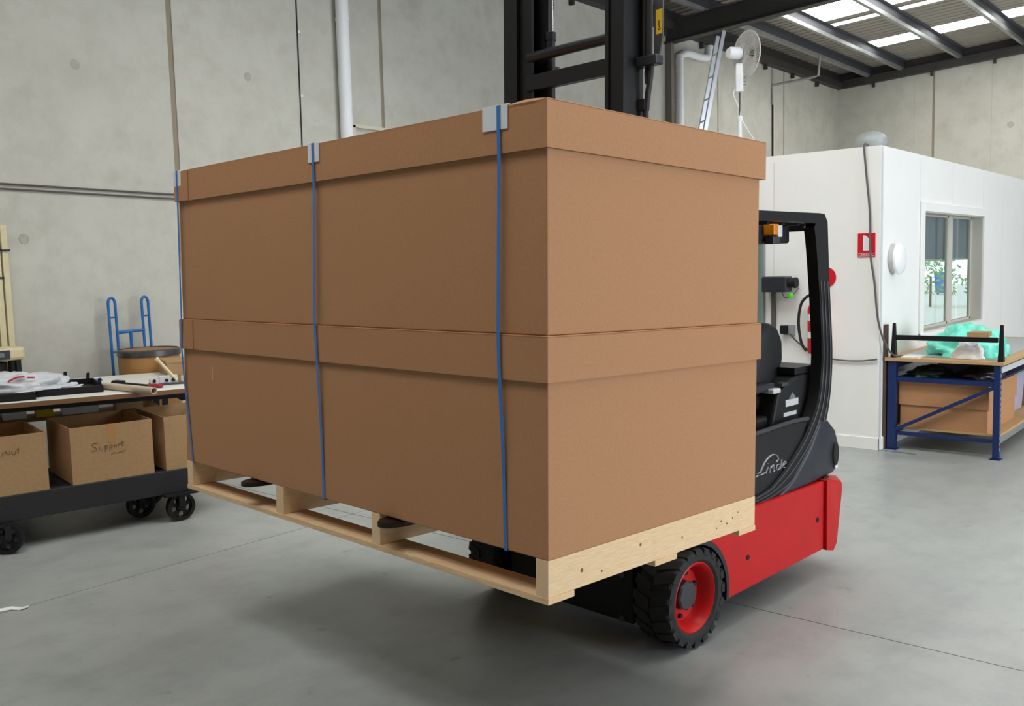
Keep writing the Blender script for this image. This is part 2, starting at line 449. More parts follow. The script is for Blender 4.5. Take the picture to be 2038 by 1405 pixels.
# eave beams along the tops of the left and back walls, with hanging cleats
tr = MB().box(XF, XB, YL-.16, YL+.1, 5.47, 5.60).box(XF, XB, YL-.05, YL+.1, 5.60, 5.84).done('trim_1', 'rafter'); struct(tr)
for x in [9.6+1.25*i for i in range(9)]:
    MB().box(x-.02, x+.02, YL-.09, YL-.02, 5.37, 5.47).done('cleat', 'rafter', tr)
tb = MB().hexa([(XB-.14, YR, bt(YR)), (XB+.1, YR, bt(YR)), (XB+.1, YL, bt(YL)), (XB-.14, YL, bt(YL)), (XB-.14, YR, bt(YR)+.16), (XB+.1, YR, bt(YR)+.16), (XB+.1, YL, bt(YL)+.16), (XB-.14, YL, bt(YL)+.16)]).hexa(
    [(XB-.02, YR, bt(YR)+.16), (XB+.1, YR, bt(YR)+.16), (XB+.1, YL, bt(YL)+.16), (XB-.02, YL, bt(YL)+.16), (XB-.02, YR, bt(YR)+.4), (XB+.1, YR, bt(YR)+.4), (XB+.1, YL, bt(YL)+.4), (XB-.02, YL, bt(YL)+.4)]).done('trim_2', 'rafter'); struct(tb)
for y in (7.2, 6.0, 4.8, 3.6, 2.4): MB().box(XB-.08, XB-.02, y-.022, y+.022, bt(y)-.09, bt(y)+.02).done('cleat', 'rafter', tb)
MB().box(XF-.2, XB+.2, YR-.2, YR, 6.2, 6.72).done('concrete_panel', 'concrete', wr)

# outside, seen through the office windows
gr = MB().box(XB+.2, XB+40, -20, 30, -.3, -.05).done('ground', 'ground'); struct(gr)
def shrub(x, y, h, w, label):
    mb = MB()
    for i in range(260):
        t = random.random()*2*PI; ph = math.acos(random.uniform(-.7, 1)); rr = random.uniform(.6, 1)
        c = Vector((math.sin(ph)*math.cos(t)*w*rr, math.sin(ph)*math.sin(t)*w*rr, h*.55+math.cos(ph)*h*.5*rr))
        a = Vector((random.uniform(-1, 1), random.uniform(-1, 1), random.uniform(-1, 1))).normalized()*.11
        b = a.orthogonal().normalized()*.05
        mb.bm.faces.new([mb.bm.verts.new(c-a), mb.bm.verts.new(c+b), mb.bm.verts.new(c+a), mb.bm.verts.new(c-b)])
    r_ = thing('shrub', label, 'shrub', (x, y, -.05), group='shrubs outside the far window')
    mb.done('foliage', 'foliage', r_)
    MB().tube([(0, 0, 0), (.02, 0, h*.6)], .04, 8).done('stem', 'brown_sheet', r_)
shrub(34.0, 9.7, 1.75, 1.1, 'green shrub outside, seen in the left window sash')
shrub(34.5, 7.9, 1.7, .9, 'green shrub outside, seen in the right window sash')

t = thing('wheelie_bin', 'blue bin standing outside, seen through the left window sash', 'bin', (45.0, 12.35, -.05))
MB().hexa([(-.22, -.2, .06), (.22, -.2, .06), (.22, .2, .06), (-.22, .2, .06), (-.29, -.27, .95), (.29, -.27, .95), (.29, .27, .95), (-.29, .27, .95)], .02).done('body', 'blue_item', t)
MB().box(-.31, .33, -.29, .29, .95, 1.02, .02).done('lid', 'blue_item', t)
for y in (-.22, .22): MB().lathe([(0, -.03), (.1, -.03), (.1, .03), (0, .03)], 'y', (.22, y, .1), 16).done('wheel', 'rubber', t)

# ------------------------------------------------------------------ site office
OX, OY, OYE, OH = 8.30, 2.79, 6.6, 2.685
# near wall (faces the camera's left), panel joints
on = sempty('wall_office_front')
pj = [OY, 3.776, 4.95, 6.12, OYE]
for a, b in zip(pj, pj[1:]):
    MB().box(OX, OX+.06, a+.002, b-.002, 0, OH).done('wall_panel', 'white_panel', on)
MB().box(OX+.01, OX+.05, OY, OYE, 0, OH-.01).done('panel_core', 'label', on)
osd = sempty('wall_office_side')
WX0, WX1, WZ0, WZ1 = 9.52, 11.76, .965, 2.155
sj = [OX+.06, 9.41, 10.52, 11.75, 12.71, 13.85, 15.0, 16.1, 17.2, 18.4, 19.6, XB-.01]
for a, b in zip(sj, sj[1:]):
    lo, hi = a+.0025, b-.0025
    if hi <= WX0 or lo >= WX1:
        MB().box(lo, hi, OY, OY+.06, 0, OH).done('wall_panel', 'white_panel', osd)
    else:
        MB().box(lo, hi, OY, OY+.06, WZ1, OH).done('wall_panel', 'white_panel', osd)
        MB().box(lo, hi, OY, OY+.06, 0, WZ0).done('wall_panel', 'white_panel', osd)
        if lo < WX0: MB().box(lo, WX0, OY, OY+.06, WZ0, WZ1).done('wall_panel', 'white_panel', osd)
        if hi > WX1: MB().box(WX1, hi, OY, OY+.06, WZ0, WZ1).done('wall_panel', 'white_panel', osd)
ofar = MB().box(OX, XB-.01, OYE, OYE+.06, 0, OH).done('wall_office_far', 'white_panel'); struct(ofar)
orf = MB().box(OX+.001, XB-.01, OY+.001, OYE+.06, OH-.06, OH+.002).done('ceiling_office', 'white_panel'); struct(orf)
bb_ = MB().box(OX-.012, OX, OY-.012, OYE, 0, .11, .003).done('baseboard_front', 'white_panel'); struct(bb_)
bb2 = MB().box(OX-.012, XB-.02, OY-.012, OY, 0, .11, .003).done('baseboard_side', 'white_panel'); struct(bb2)
# side window
w1 = sempty('window_1')
tw = .055
MB().box(WX0-.11, WX0, OY-.02, OY, WZ0-.06, WZ1+.09, .004).done('architrave', 'white_panel', w1)
MB().box(WX1, WX1+.09, OY-.02, OY, WZ0-.06, WZ1+.09, .004).done('architrave', 'white_panel', w1)
MB().box(WX0, WX1, OY-.02, OY, WZ1, WZ1+.09, .004).done('architrave', 'white_panel', w1)
MB().box(WX0-.11, WX1+.09, OY-.03, OY, WZ0-.06, WZ0, .004).done('window_sill', 'white_panel', w1)
for x0, x1 in ((WX0, WX0+.012), (WX1-.012, WX1)):
    MB().box(x0, x1, OY, OY+.155, WZ0, WZ1).done('reveal', 'win_frame', w1)
MB().box(WX0, WX1, OY, OY+.155, WZ1-.012, WZ1).done('reveal', 'win_frame', w1)
MB().box(WX0, WX1, OY, OY+.155, WZ0, WZ0+.012).done('reveal', 'win_frame', w1)
xm = 10.88
MB().box(xm-.07, xm+.07, OY+.112, OY+.15, WZ0, WZ1, .004).done('mullion', 'win_frame', w1)
for x0, x1 in ((WX0+.012, xm-.07), (xm+.07, WX1-.012)):
    mb = MB(); y0, y1 = OY+.118, OY+.145
    mb.box(x0, x0+.03, y0, y1, WZ0+.012, WZ1-.012); mb.box(x1-.03, x1, y0, y1, WZ0+.012, WZ1-.012)
    mb.box(x0, x1, y0, y1, WZ0+.012, WZ0+.035); mb.box(x0, x1, y0, y1, WZ1-.03, WZ1-.012)
    mb.done('sash', 'win_frame', w1)
    MB().box(x0+.03, x1-.03, OY+.130, OY+.134, WZ0+.035, WZ1-.03).done('pane', 'glass', w1)
for x0, x1, lb in ((WX0-.02, xm-.003, 'blue-grey roller blind half down behind the left sash'), (xm+.003, WX1+.25, 'blue-grey roller blind half down behind the right sash')):
    b_ = thing('roller_blind', lb, 'blind', ((x0+x1)/2, OY+.17, WZ1), group='blinds in the office window')
    h = (x1-x0)/2
    MB().box(-h, h, -.002, .002, -.475, .0).done('fabric', 'blind', b_)
    MB().tube([(-h, .025, .03), (h, .025, .03)], .022, 12).done('roller', 'win_frame', b_)
    MB().box(-h, h, -.006, .006, -.49, -.47).done('bottom_rail', 'win_frame', b_)
# far window in the back wall of the office
w2 = sempty('window_2')
mb = MB()
for y0, y1, z0, z1 in ((4.852, 4.91, 0, 2.45), (6.29, 6.35, 0, 2.45), (4.91, 6.29, 0, .06), (4.91, 6.29, 2.39, 2.45), (5.585, 5.635, .06, 2.39)):
    mb.box(XB+.02, XB+.09, y0, y1, z0, z1)
mb.done('frame', 'win_frame', w2)
MB().box(XB+.05, XB+.056, 4.91, 5.585, .06, 2.39).done('pane', 'glass', w2)
MB().box(XB+.05, XB+.056, 5.635, 6.29, .06, 2.39).done('pane', 'glass', w2)
# grey green door at the left of the near wall, mostly behind the load
d1 = sempty('door_1')
MB().box(OX-.03, OX, 3.89, 4.78, 0, 2.05, .004).done('door_leaf', 'door_green', d1)
MB().box(OX-.045, OX, 3.86, 3.89, 0, 2.08).box(OX-.045, OX, 4.78, 4.84, 0, 2.08).box(OX-.045, OX, 3.89, 4.78, 2.05, 2.08).done('door_frame', 'door_green', d1)
MB().tube([(OX-.03, 4.7, 1.0), (OX-.08, 4.7, 1.0), (OX-.08, 4.6, 1.0)], .01, 8).done('door_handle', 'alu', d1)

# things on the near wall of the office
t = thing('fire_sign', 'square red sign with white extinguisher pictogram on the office wall', 'sign', (OX-.004, 2.908, 1.83))
MB().box(-.004, .004, -.076, .076, -.105, .105).done('plate', 'sign_red', t)
mb = MB(); mb.prism([(-.024, -.05), (.030, -.05), (.030, .085), (.012, .085), (-.005, .075), (-.024, .055)][::-1], 'x', -.0055, -.0035)
mb.done('pictogram', 'white', t)
MB().box(-.0055, -.0035, -.07, .07, -.098, -.094).box(-.0055, -.0035, -.07, .07, -.076, -.072).done('border_line', 'protector', t)
for i in range(5):
    MB().box(-.0055, -.0035, -.052+.022*i, -.040+.022*i, -.089, -.081).done('lettering', 'protector', t)
t = thing('round_fire_sign', 'round red disc sign on the office wall above the extinguisher', 'sign', (OX-.003, 3.27, 1.55))
MB().lathe([(.092, 0), (.092, -.006), (.0, -.0061)], 'x', (0, 0, 0), 32).done('disc', 'sign_red', t)
MB().prism([(-.03, -.05), (.03, -.05), (.03, .02), (.0, .06), (-.03, .02)], 'x', -.008, -.006).done('pictogram', 'ext_red', t)
# extinguisher
t = thing('fire_extinguisher', 'red fire extinguisher with black hose hung on the white wall', 'fire extinguisher', (OX-.10, 3.32, .86))
MB().lathe([(.0, 0), (.07, 0), (.078, .02), (.078, .40), (.06, .45), (.03, .48), (.026, .50), (0, .50)], 'z', (0, 0, 0), 24).done('cylinder', 'ext_red', t, smooth=True)
MB().lathe([(.0795, .30), (.0795, .36)], 'z', (0, 0, 0), 24, cap=False).done('band', 'white', t, smooth=True)
MB().lathe([(.0795, .14), (.0795, .20)], 'z', (0, 0, 0), 24, cap=False).done('band', 'white', t, smooth=True)
MB().lathe([(.03, .50), (.03, .54), (0, .54)], 'z', (0, 0, 0), 12).box(-.12, .02, -.012, .012, .55, .565).box(-.13, .02, -.01, .01, .515, .525).done('valve', 'steel', t)
MB().tube(smooth_path([(0, .02, .52), (0, .07, .53), (-.01, .14, .45), (-.02, .16, .28), (-.03, .13, .10), (-.03, .08, .02)]), .013, 8).done('hose', 'cable_black', t, smooth=True)
MB().box(.07, .10, -.03, .03, .25, .45).done('bracket', 'steel', t)
# black wall unit
t = thing('wall_unit', 'black box with round nozzle and green knob on the office wall', 'device', (OX, 3.70, 1.42))
MB().box(-.16, 0, -.11, .13, .0, .145, .012).done('housing', 'charcoal', t)
MB().lathe([(.045, 0), (.045, -.05), (.05, -.05), (.05, -.075), (.0, -.075)], 'y', (-.08, -.11, .085), 20).done('nozzle', 'black_matt', t, smooth=True)
MB().lathe([(.0, -.05), (.022, -.045), (.026, -.02), (.022, 0)], 'z', (-.1, -.135, -.01), 16).done('knob', 'green', t, smooth=True)
MB().tube(smooth_path([(-.10, -.05, 0), (-.1, -.08, -.05), (-.1, -.15, -.03), (-.09, -.21, .04)]), .004, 6).done('wire', 'cable', t)
MB().box(-.04, 0, .05, .085, -.33, 0, .004).done('duct', 'cable', t)
t = thing('power_outlet', 'small grey wall outlet with a black plug below the black box', 'outlet', (OX, 3.62, 1.06))
MB().box(-.025, 0, -.06, .05, -.05, .05, .005).done('plate', 'vent', t)
MB().box(-.075, -.025, .0, .065, -.035, .045, .006).done('plug', 'black_matt', t)
tag(MB().tube(smooth_path([(OX-.05, 3.60, 1.03), (OX-.03, 3.50, .93), (OX-.02, 3.35, .84), (OX-.02, 3.15, .80), (OX-.02, 2.95, .80), (OX-.02, 2.80, .82)]), .008, 6).done('power_cable', 'cable', smooth=True),
    'thin grey power cable running low along the office wall from the outlet', 'cable')
tag(MB().tube(smooth_path([(8.66, 3.0, OH+.02), (OX-.015, 2.93, OH+.02), (OX-.02, 2.915, 2.5), (OX-.02, 2.875, 2.1), (OX-.025, 2.865, 1.75), (OX-.02, 2.83, 1.5), (OX-.02, 2.80, 1.2), (OX+.0, 2.755, 1.0), (OX+.08, 2.70, .86), (OX+.20, 2.65, .835)]), .009, 6).done('hanging_cable', 'cable', smooth=True),
    'long grey cable hanging from the office roof past the square red sign', 'cable')
# round white wall light
t = thing('wall_light', 'round white opal wall light near the office corner', 'light', (8.62, OY, 1.70))
MB().lathe([(.125, 0), (.125, -.04), (.12, -.05)], 'y', (0, 0, 0), 36).done('base', 'label', t, smooth=True)
MB().lathe([(.142, -.05), (.142, -.07), (.12, -.09), (.07, -.10), (0, -.103)], 'y', (0, 0, 0), 36).done('diffuser', 'white_lens', t, smooth=True)
# dome on the roof of the office
t = thing('roof_vent', 'pale grey dome vent on the office roof corner', 'vent', (8.62, 2.99, OH))
MB().lathe([(.10, 0), (.125, .03), (.142, .065), (.138, .10), (.115, .135), (.075, .158), (.03, .168), (0, .169)], 'z', (0, 0, 0), 28).done('dome', 'vent', t, smooth=True)
MB().lathe([(.10, 0), (.10, .012), (.0, .012)], 'z', (0, 0, 0), 28).done('flange', 'vent', t)
# brown hardboard leaning by the corner
tag(MB().box(8.40, 8.47, 2.765, 2.785, 0, 1.12).done('hardboard_sheet', 'brown_sheet', rot=(0, 0, 0)), 'dark brown board standing between the office corner and the blue bench', 'board')
tag(MB().bar((8.302, 2.772, .004), (8.262, 2.455, .004), .022, .008).done('floor_strip', 'alu'), 'short bright metal strip lying on the floor at the office corner', 'strip')

# ------------------------------------------------------------------ pipes and cables on the left wall
def downpipe(x, r, zt, label, elbow):
    t = thing('downpipe', label, 'pipe', (x, YL-.02-r, 0))
    pts = [(0, 0, 0), (0, 0, zt)]
    if elbow: pts = smooth_path([(0, 0, 0), (0, 0, 2), (0, 0, zt-.3), (.03, 0, zt-.05), (.25, 0, zt+.05), (.75, 0, zt+.06), (1.0, 0, zt+.12), (1.05, 0, zt+.3)], 5)
    MB().tube(pts, r, 20).done('pipe', 'white', t, smooth=True)
    for z in (1.2, 2.9, 4.4):
        if z < zt: MB().lathe([(r+.006, z-.02), (r+.006, z+.02)], 'z', (0, 0, 0), 20).box(-.02, .02, 0, r+.016, z-.015, z+.015).done('clip', 'white', t)
downpipe(6.64, .07, 5.46, 'white downpipe on the concrete wall left of the mast', False)
downpipe(13.78, .062, 5.14, 'white downpipe with an elbow below the roof beam right of the mast', True)
for z, lb in ((2.492, 'upper of two grey cables along the left concrete wall'), (2.452, 'lower of two grey cables along the left concrete wall')):
    tag(MB().tube([(XF+.1, YL-.012, z+.02), (-2, YL-.012, z+.012), (3.0, YL-.012, z+.003), (4.4, YL-.012, z-.02), (9, YL-.012, z-.05)], .009, 6).done('wall_cable', 'cable', smooth=True), lb, 'cable', 'cables along the left wall')
t = thing('thin_cable', 'thin black cable with white clips running up the wall', 'cable', (6.10, YL-.008, 0))
MB().tube([(-.02, 0, 1.6), (0, 0, 3.2), (.01, 0, 5.46)], .007, 6).done('wire', 'cable_black', t)
for z in (3.55, 4.2, 5.0): MB().box(.005, .03, -.012, .008, z-.012, z+.012).done('clip', 'white', t)
t = thing('cable_trunking', 'beige trunking bent at a right angle beside the left downpipe', 'trunking', (0, YL, 0))
MB().box(6.775, 6.81, -.04, -.004, 1.4, 3.315).done('upright', 'beige', t)
MB().box(6.775, 7.6, -.04, -.004, 3.29, 3.325).done('crosspiece', 'beige', t)
tag(MB().tube([(17.45, YL-.03, 4.75), (17.45, YL-.03, 5.12), (17.7, 7.3, 5.2), (17.7, 7.15, 5.22), (17.7, 7.12, 5.60)], .025, 8).done('conduit', 'galv', smooth=True), 'thin grey conduit bending from the far wall up to the roof', 'pipe')
tag(MB().tube([(17.5, YL-.012, .0), (17.5, YL-.012, 4.75)], .02, 6).done('dark_conduit', 'cable_black'), 'dark vertical conduit on the left wall near the far corner', 'pipe')

# ladder leaning on the roof beam, seen nearly edge on
tr3 = MB().box(13.45, 13.54, YL-.12, YL, 0, 5.27).done('trim_3', 'column'); struct(tr3)
t = thing('ladder', 'aluminium ladder leaning against the dark roof beam', 'ladder')
top = Vector((13.28, 6.86, 5.24)); bot = Vector((12.9, 8.55-.9, 0))
mid = Vector((13.12, 7.20, 3.79)); dirv = (mid-top).normalized()
bot = top+dirv*(top.z/-dirv.z)
bot = Vector((bot.x, min(bot.y, 7.7), 0.0))
side = Vector((math.cos(R(45)), math.sin(R(45)), 0))
off = Vector((.05, -.10, 0))
mb_ = []
for k in (0, 1):
    o_ = side*.36*k + Vector((.0, -.02*k, 0))
    MB().bar(bot+o_, top+o_+Vector((0, 0, .0)), .055, .075, side).done('rail', 'alu', t)
for i in range(15):
    f = (i+.6)/15.5; p = bot.lerp(top, f)
    MB().tube([p, p+side*.36], .014, 8).done('rung', 'alu', t)

# fan standing on the office roof
FX, FY = 8.80, 4.37
t = thing('pedestal_fan', 'white pedestal fan standing on the office roof', 'fan', (FX, FY, OH+.002))
MB().lathe([(0, 0), (.2, 0), (.2, .02), (.06, .04), (.03, .08), (0, .08)], 'z', (0, 0, 0), 28).done('base', 'white', t, smooth=True)
MB().tube([(0, 0, .05), (0, 0, .46)], .022, 14).lathe([(.022, .44), (.03, .45), (.03, .49), (.012, .50)], 'z', (0, 0, 0), 14).done('lower_pole', 'white', t, smooth=True)
MB().tube([(0, 0, .48), (0, 0, .76)], .008, 10).done('upper_pole', 'steel', t)
MB().prism([(-.038, .73), (.038, .73), (.042, .85), (.03, .98), (.0, 1.02), (-.03, 1.0), (-.045, .9)], 'y', -.035, .035, .008).done('switch_housing', 'white', t, rot=(0, 0, R(20)))
for k in range(3): MB().box(-.02, .02, -.003, .003, 0, .012).done('button', 'ink_grey', t, loc=(.036, -.03, .80+.03*k), rot=(0, 0, R(-40)))
head = R(-29)
ax = Vector((math.cos(head), math.sin(head), 0)); c0 = Vector((0.02, .0, 1.115)); sidev = Vector((-ax.y, ax.x, 0))
def P(a, s_, z_): return c0+ax*a+sidev*s_+Vector((0, 0, z_))
mo = MB(); prof = [(0, -.145), (.045, -.145), (.06, -.12), (.062, -.02), (.05, .0), (.0, .0)]
rings = []
for r_, h_ in prof: rings.append([mo.bm.verts.new(P(h_, r_*math.cos(2*PI*j/20), r_*math.sin(2*PI*j/20))) for j in range(20)])
for A, B in zip(rings, rings[1:]):
    for j in range(20): mo.bm.faces.new([A[j], A[(j+1) % 20], B[(j+1) % 20], B[j]])
mo.done('motor', 'white', t, smooth=True)
gd = MB(); RF = .228
for a_, r_ in ((.075, RF), (.02, .10), (.12, .09)):
    gd.tube([P(a_, r_*math.cos(2*PI*j/40), r_*math.sin(2*PI*j/40)) for j in range(40)], .004 if r_ < .2 else .007, 6, closed=True)
for j in range(72):
    u, v = math.cos(2*PI*j/72), math.sin(2*PI*j/72)
    for a0, a1 in ((.01, .075), (.135, .075)):
        gd.tube([P(a0, .045*u, .045*v), P(a0+.005 if a0 < .05 else a0-.005, .12*u, .12*v), P((a0+a1)/2, .20*u, .20*v), P(a1, RF*u, RF*v)], .0022, 4, cap=False)
gd.done('guard', 'fan_wire', t)
for k in range(3):
    bl = MB(); a_ = 2*PI*k/3
    V4 = []
    for rr, w0, w1, tw_ in ((.03, -.25, .25, .02), (.12, -.55, .45, .025), (.19, -.6, .5, .02)):
        V4.append([bl.bm.verts.new(P(.07+tw_, rr*math.cos(a_+w0), rr*math.sin(a_+w0))), bl.bm.verts.new(P(.07-tw_, rr*math.cos(a_+w1), rr*math.sin(a_+w1)))])
    for A, B in zip(V4, V4[1:]): bl.bm.faces.new([A[0], A[1], B[1], B[0]])
    bl.done('blade', 'fan_blade', t)
MB().tube(smooth_path([(-.035, .03, .76), (-.04, .045, .70), (0, .0, .56), (.0, -.015, .47), (.02, -.09, .33), (.05, -.17, .18), (.1, -.2, .01)]), .0055, 6).done('cord', 'white', t, smooth=True)

# ------------------------------------------------------------------ blue bench by the office
BX0, BX1, BY0, BY1 = 8.416, 11.0, 1.84, 2.755
t = thing('work_bench', 'blue steel rack bench with particle board top along the office wall', 'bench', (0, 0, 0))
for x in (BX0, BX1-.06):
    for y, w in ((BY0, .05), (BY1-.075, .075)):
        post = MB().box(x, x+.06, y, y+w, .006, .80, .004).done('post', 'rack_blue', t)
        MB().box(x-.02, x+.08, y-.015, y+w+.015, 0, .006).done('foot_plate', 'rack_blue', post)
        if y == BY0:
            for k in range(15): MB().box(x+.018, x+.042, y-.002, y+.0005, .07+.048*k, .10+.048*k).done('slot', 'alu', post)  # silver slots stand for light on the outer face
for x in (BX0+.012, BX1-.045):
    MB().box(x, x+.03, BY0+.05, BY1-.07, .615, .655).done('cross_rail', 'rack_blue', t)
    MB().box(x, x+.03, BY0+.05, BY1-.07, .135, .165).done('cross_rail', 'rack_blue', t)
    MB().bar((x+.008, BY1-.06, .175), (x+.008, BY0+.04, .61), .03, .04, (1, 0, 0)).done('brace', 'rack_blue', t)
for y in (BY0+.005, BY1-.04):  # front beams paler: glare on that side put into their colour
    MB().box(BX0+.06, BX1-.06, y, y+.03, .725, .775).done('beam', 'label' if y < 2 else 'rack_blue', t)
    MB().box(BX0+.06, BX1-.06, y, y+.03, .13, .185).done('beam', 'alu' if y < 2 else 'rack_blue', t)
MB().box(BX0-.03, BX1+.03, BY0-.03, BY1+.015, .80, .828, .002).done('top', 'mdf', t)
MB().box(BX0+.12, BX1-.1, BY0+.06, BY1-.06, .828, .831).done('mat', 'vent', t)
MB().box(BX0+.065, BX1-.065, BY0+.01, BY1-.02, .185, .203).done('shelf', 'mdf', t)
for y in (BY0-.0, BY1-.05):
    MB().hexa([(BX0-.01, y-.022, .828), (BX0+.05, y-.022, .828), (BX0+.05, y+.022, .828), (BX0-.01, y+.022, .828),
               (BX0+.01, y-.012, 1.135), (BX0+.03, y-.012, 1.135), (BX0+.03, y+.012, 1.135), (BX0+.01, y+.012, 1.135)], .002).done('end_stop', 'black', t)
MB().box(BX0+.01, BX0+.05, BY0+.03, BY1-.06, .985, 1.028, .003).done('stop_rail', 'black', t)
# carton with a lid on the lower shelf
t = thing('carton', 'big kraft carton with a deep lid on the blue bench shelf', 'carton', (8.50, 1.95, .203))
MB().box(0, 1.0, 0, .715, 0, .395, .002).done('body', 'kraft', t)
MB().box(-.012, 1.012, -.012, .727, .20, .41, .002).box(-.0145, -.012, .045, .72, .2, .405).done('lid', 'kraft', t)
t = thing('storage_tub', 'translucent lavender plastic tub on the lower shelf of the blue bench', 'tub', (9.62, 2.0, .203))
MB().hexa([(0.03, 0.02, 0), (.52, .02, 0), (.52, .38, 0), (.03, .38, 0), (0, 0, .36), (.55, 0, .36), (.55, .40, .36), (0, .40, .36)], .01).done('body', 'lavender', t)
MB().box(-.015, .565, -.015, .415, .36, .385, .006).done('lid', 'vent', t)
t = thing('carton', 'kraft carton deep under the blue bench behind the lavender tub', 'carton', (10.3, 1.92, .203))
MB().box(0, .5, 0, .5, 0, .40, .003).done('body', 'kraft_dull', t)
MB().box(.02, .48, -.0015, .001, .1, .3).done('label', 'label', t)

def blob(name, mname, c, sx, sy, sz, label, cat, seed=0, rough=.35, n=44, base=True):
    """a slack bag or bundle: a dome of crumpled film resting on its base"""
    mb = MB(); c = Vector(c); rings = []
    N = n
    for i in range(N//2+1):
        ph = PI/2*i/(N//2)
        ring = []
        for j in range(N):
            th = 2*PI*j/N
            d = Vector((math.cos(th)*math.cos(ph), math.sin(th)*math.cos(ph), math.sin(ph)))
            k = 1+rough*noise.noise(d*2.3+Vector((seed, 0, 0)))+rough*.4*noise.noise(d*6+Vector((0, seed, 0)))+rough*.22*abs(noise.noise(d*11+Vector((0, 0, seed))))
            z = max(d.z*sz*k, 0)
            ring.append(mb.bm.verts.new((d.x*sx*k, d.y*sy*k, z)))
        rings.append(ring)
    for A, B in zip(rings, rings[1:]):
        for j in range(N): mb.bm.faces.new([A[j], A[(j+1) % N], B[(j+1) % N], B[j]])
    mb.bm.faces.new(rings[0][::-1]); 
    o = mb.done(name, mname, loc=c, smooth=True, sharp=75)
    return tag(o, label, cat)
blob('plastic_bundle', 'teal', (8.92, 2.22, .831), .26, .33, .24, 'crumpled teal plastic bag on the blue bench top', 'bag', 3, .4)
blob('bag_highlight', 'highlight', (8.555, 2.12, .831), .06, .13, .15, 'added white lump standing for the highlight on the teal bag', 'highlight', 5, .25)  # lump added for the bright reflection on the bag
t = tag(MB().box(-.06, .12, -.075, .075, 0, .042, .003).done('cardboard_box', 'kraft_dull', loc=(8.47, 2.025, 1.028)), 'small flat brown box lying on the black bench rail', 'box')
tag(MB().box(-.1, .12, -.07, .08, 0, .012, .001).done('paper_stack', 'paper', loc=(8.52, 2.56, .828)), 'flat white papers at the left end of the blue bench', 'paper')
t = bpy.data.objects['work_bench']
MB().box(BX0+.065, BX1-.065, BY0+.05, BY1-.08, .648, .656).done('upper_shelf', 'rack_blue', t)
blob('plastic_bag', 'dark_green', (8.74, 2.47, .656), .24, .17, .075, 'dark green plastic bag on the narrow shelf under the bench top', 'bag', 8, .3)
blob('plastic_bag', 'dark_bag', (8.78, 2.07, .656), .24, .17, .09, 'near-black plastic bag on the narrow shelf under the bench top', 'bag', 11, .3)

# ------------------------------------------------------------------ left: table, trolley and what stands there
def frame(name_, label, cat, ox, oy, deg, z=0): return thing(name_, label, cat, (ox, oy, z), (0, 0, R(deg)))
TO, TA = Vector((2.373, 6.372, 0)), R(-19.2)
def tp(x, y, z=.92):
    return TO+Vector((x*math.cos(TA)-y*math.sin(TA), x*math.sin(TA)+y*math.cos(TA), z))
t = frame('packing_table', 'long white-topped table with a dark steel frame at the left', 'table', TO.x, TO.y, -19.2)
MB().box(-.70, 1.20, 0, 1.30, .888, .92, .002).done('top', 'laminate', t)
MB().box(-.70, 1.20, -.004, 0, .886, .918).done('edge_strip', 'mdf_dark', t)
MB().box(-.66, 1.17, .03, .07, .853, .886).done('rail', 'black', t)
MB().box(-.66, 1.17, 1.23, 1.27, .853, .886).done('rail', 'black', t)
for x in (-.66, 1.13):
    MB().box(x, x+.04, .07, 1.23, .825, .885).done('end_rail', 'black', t)
    for y in (.84, 1.23): MB().box(x, x+.04, y, y+.04, 0, .83).done('leg', 'black', t)
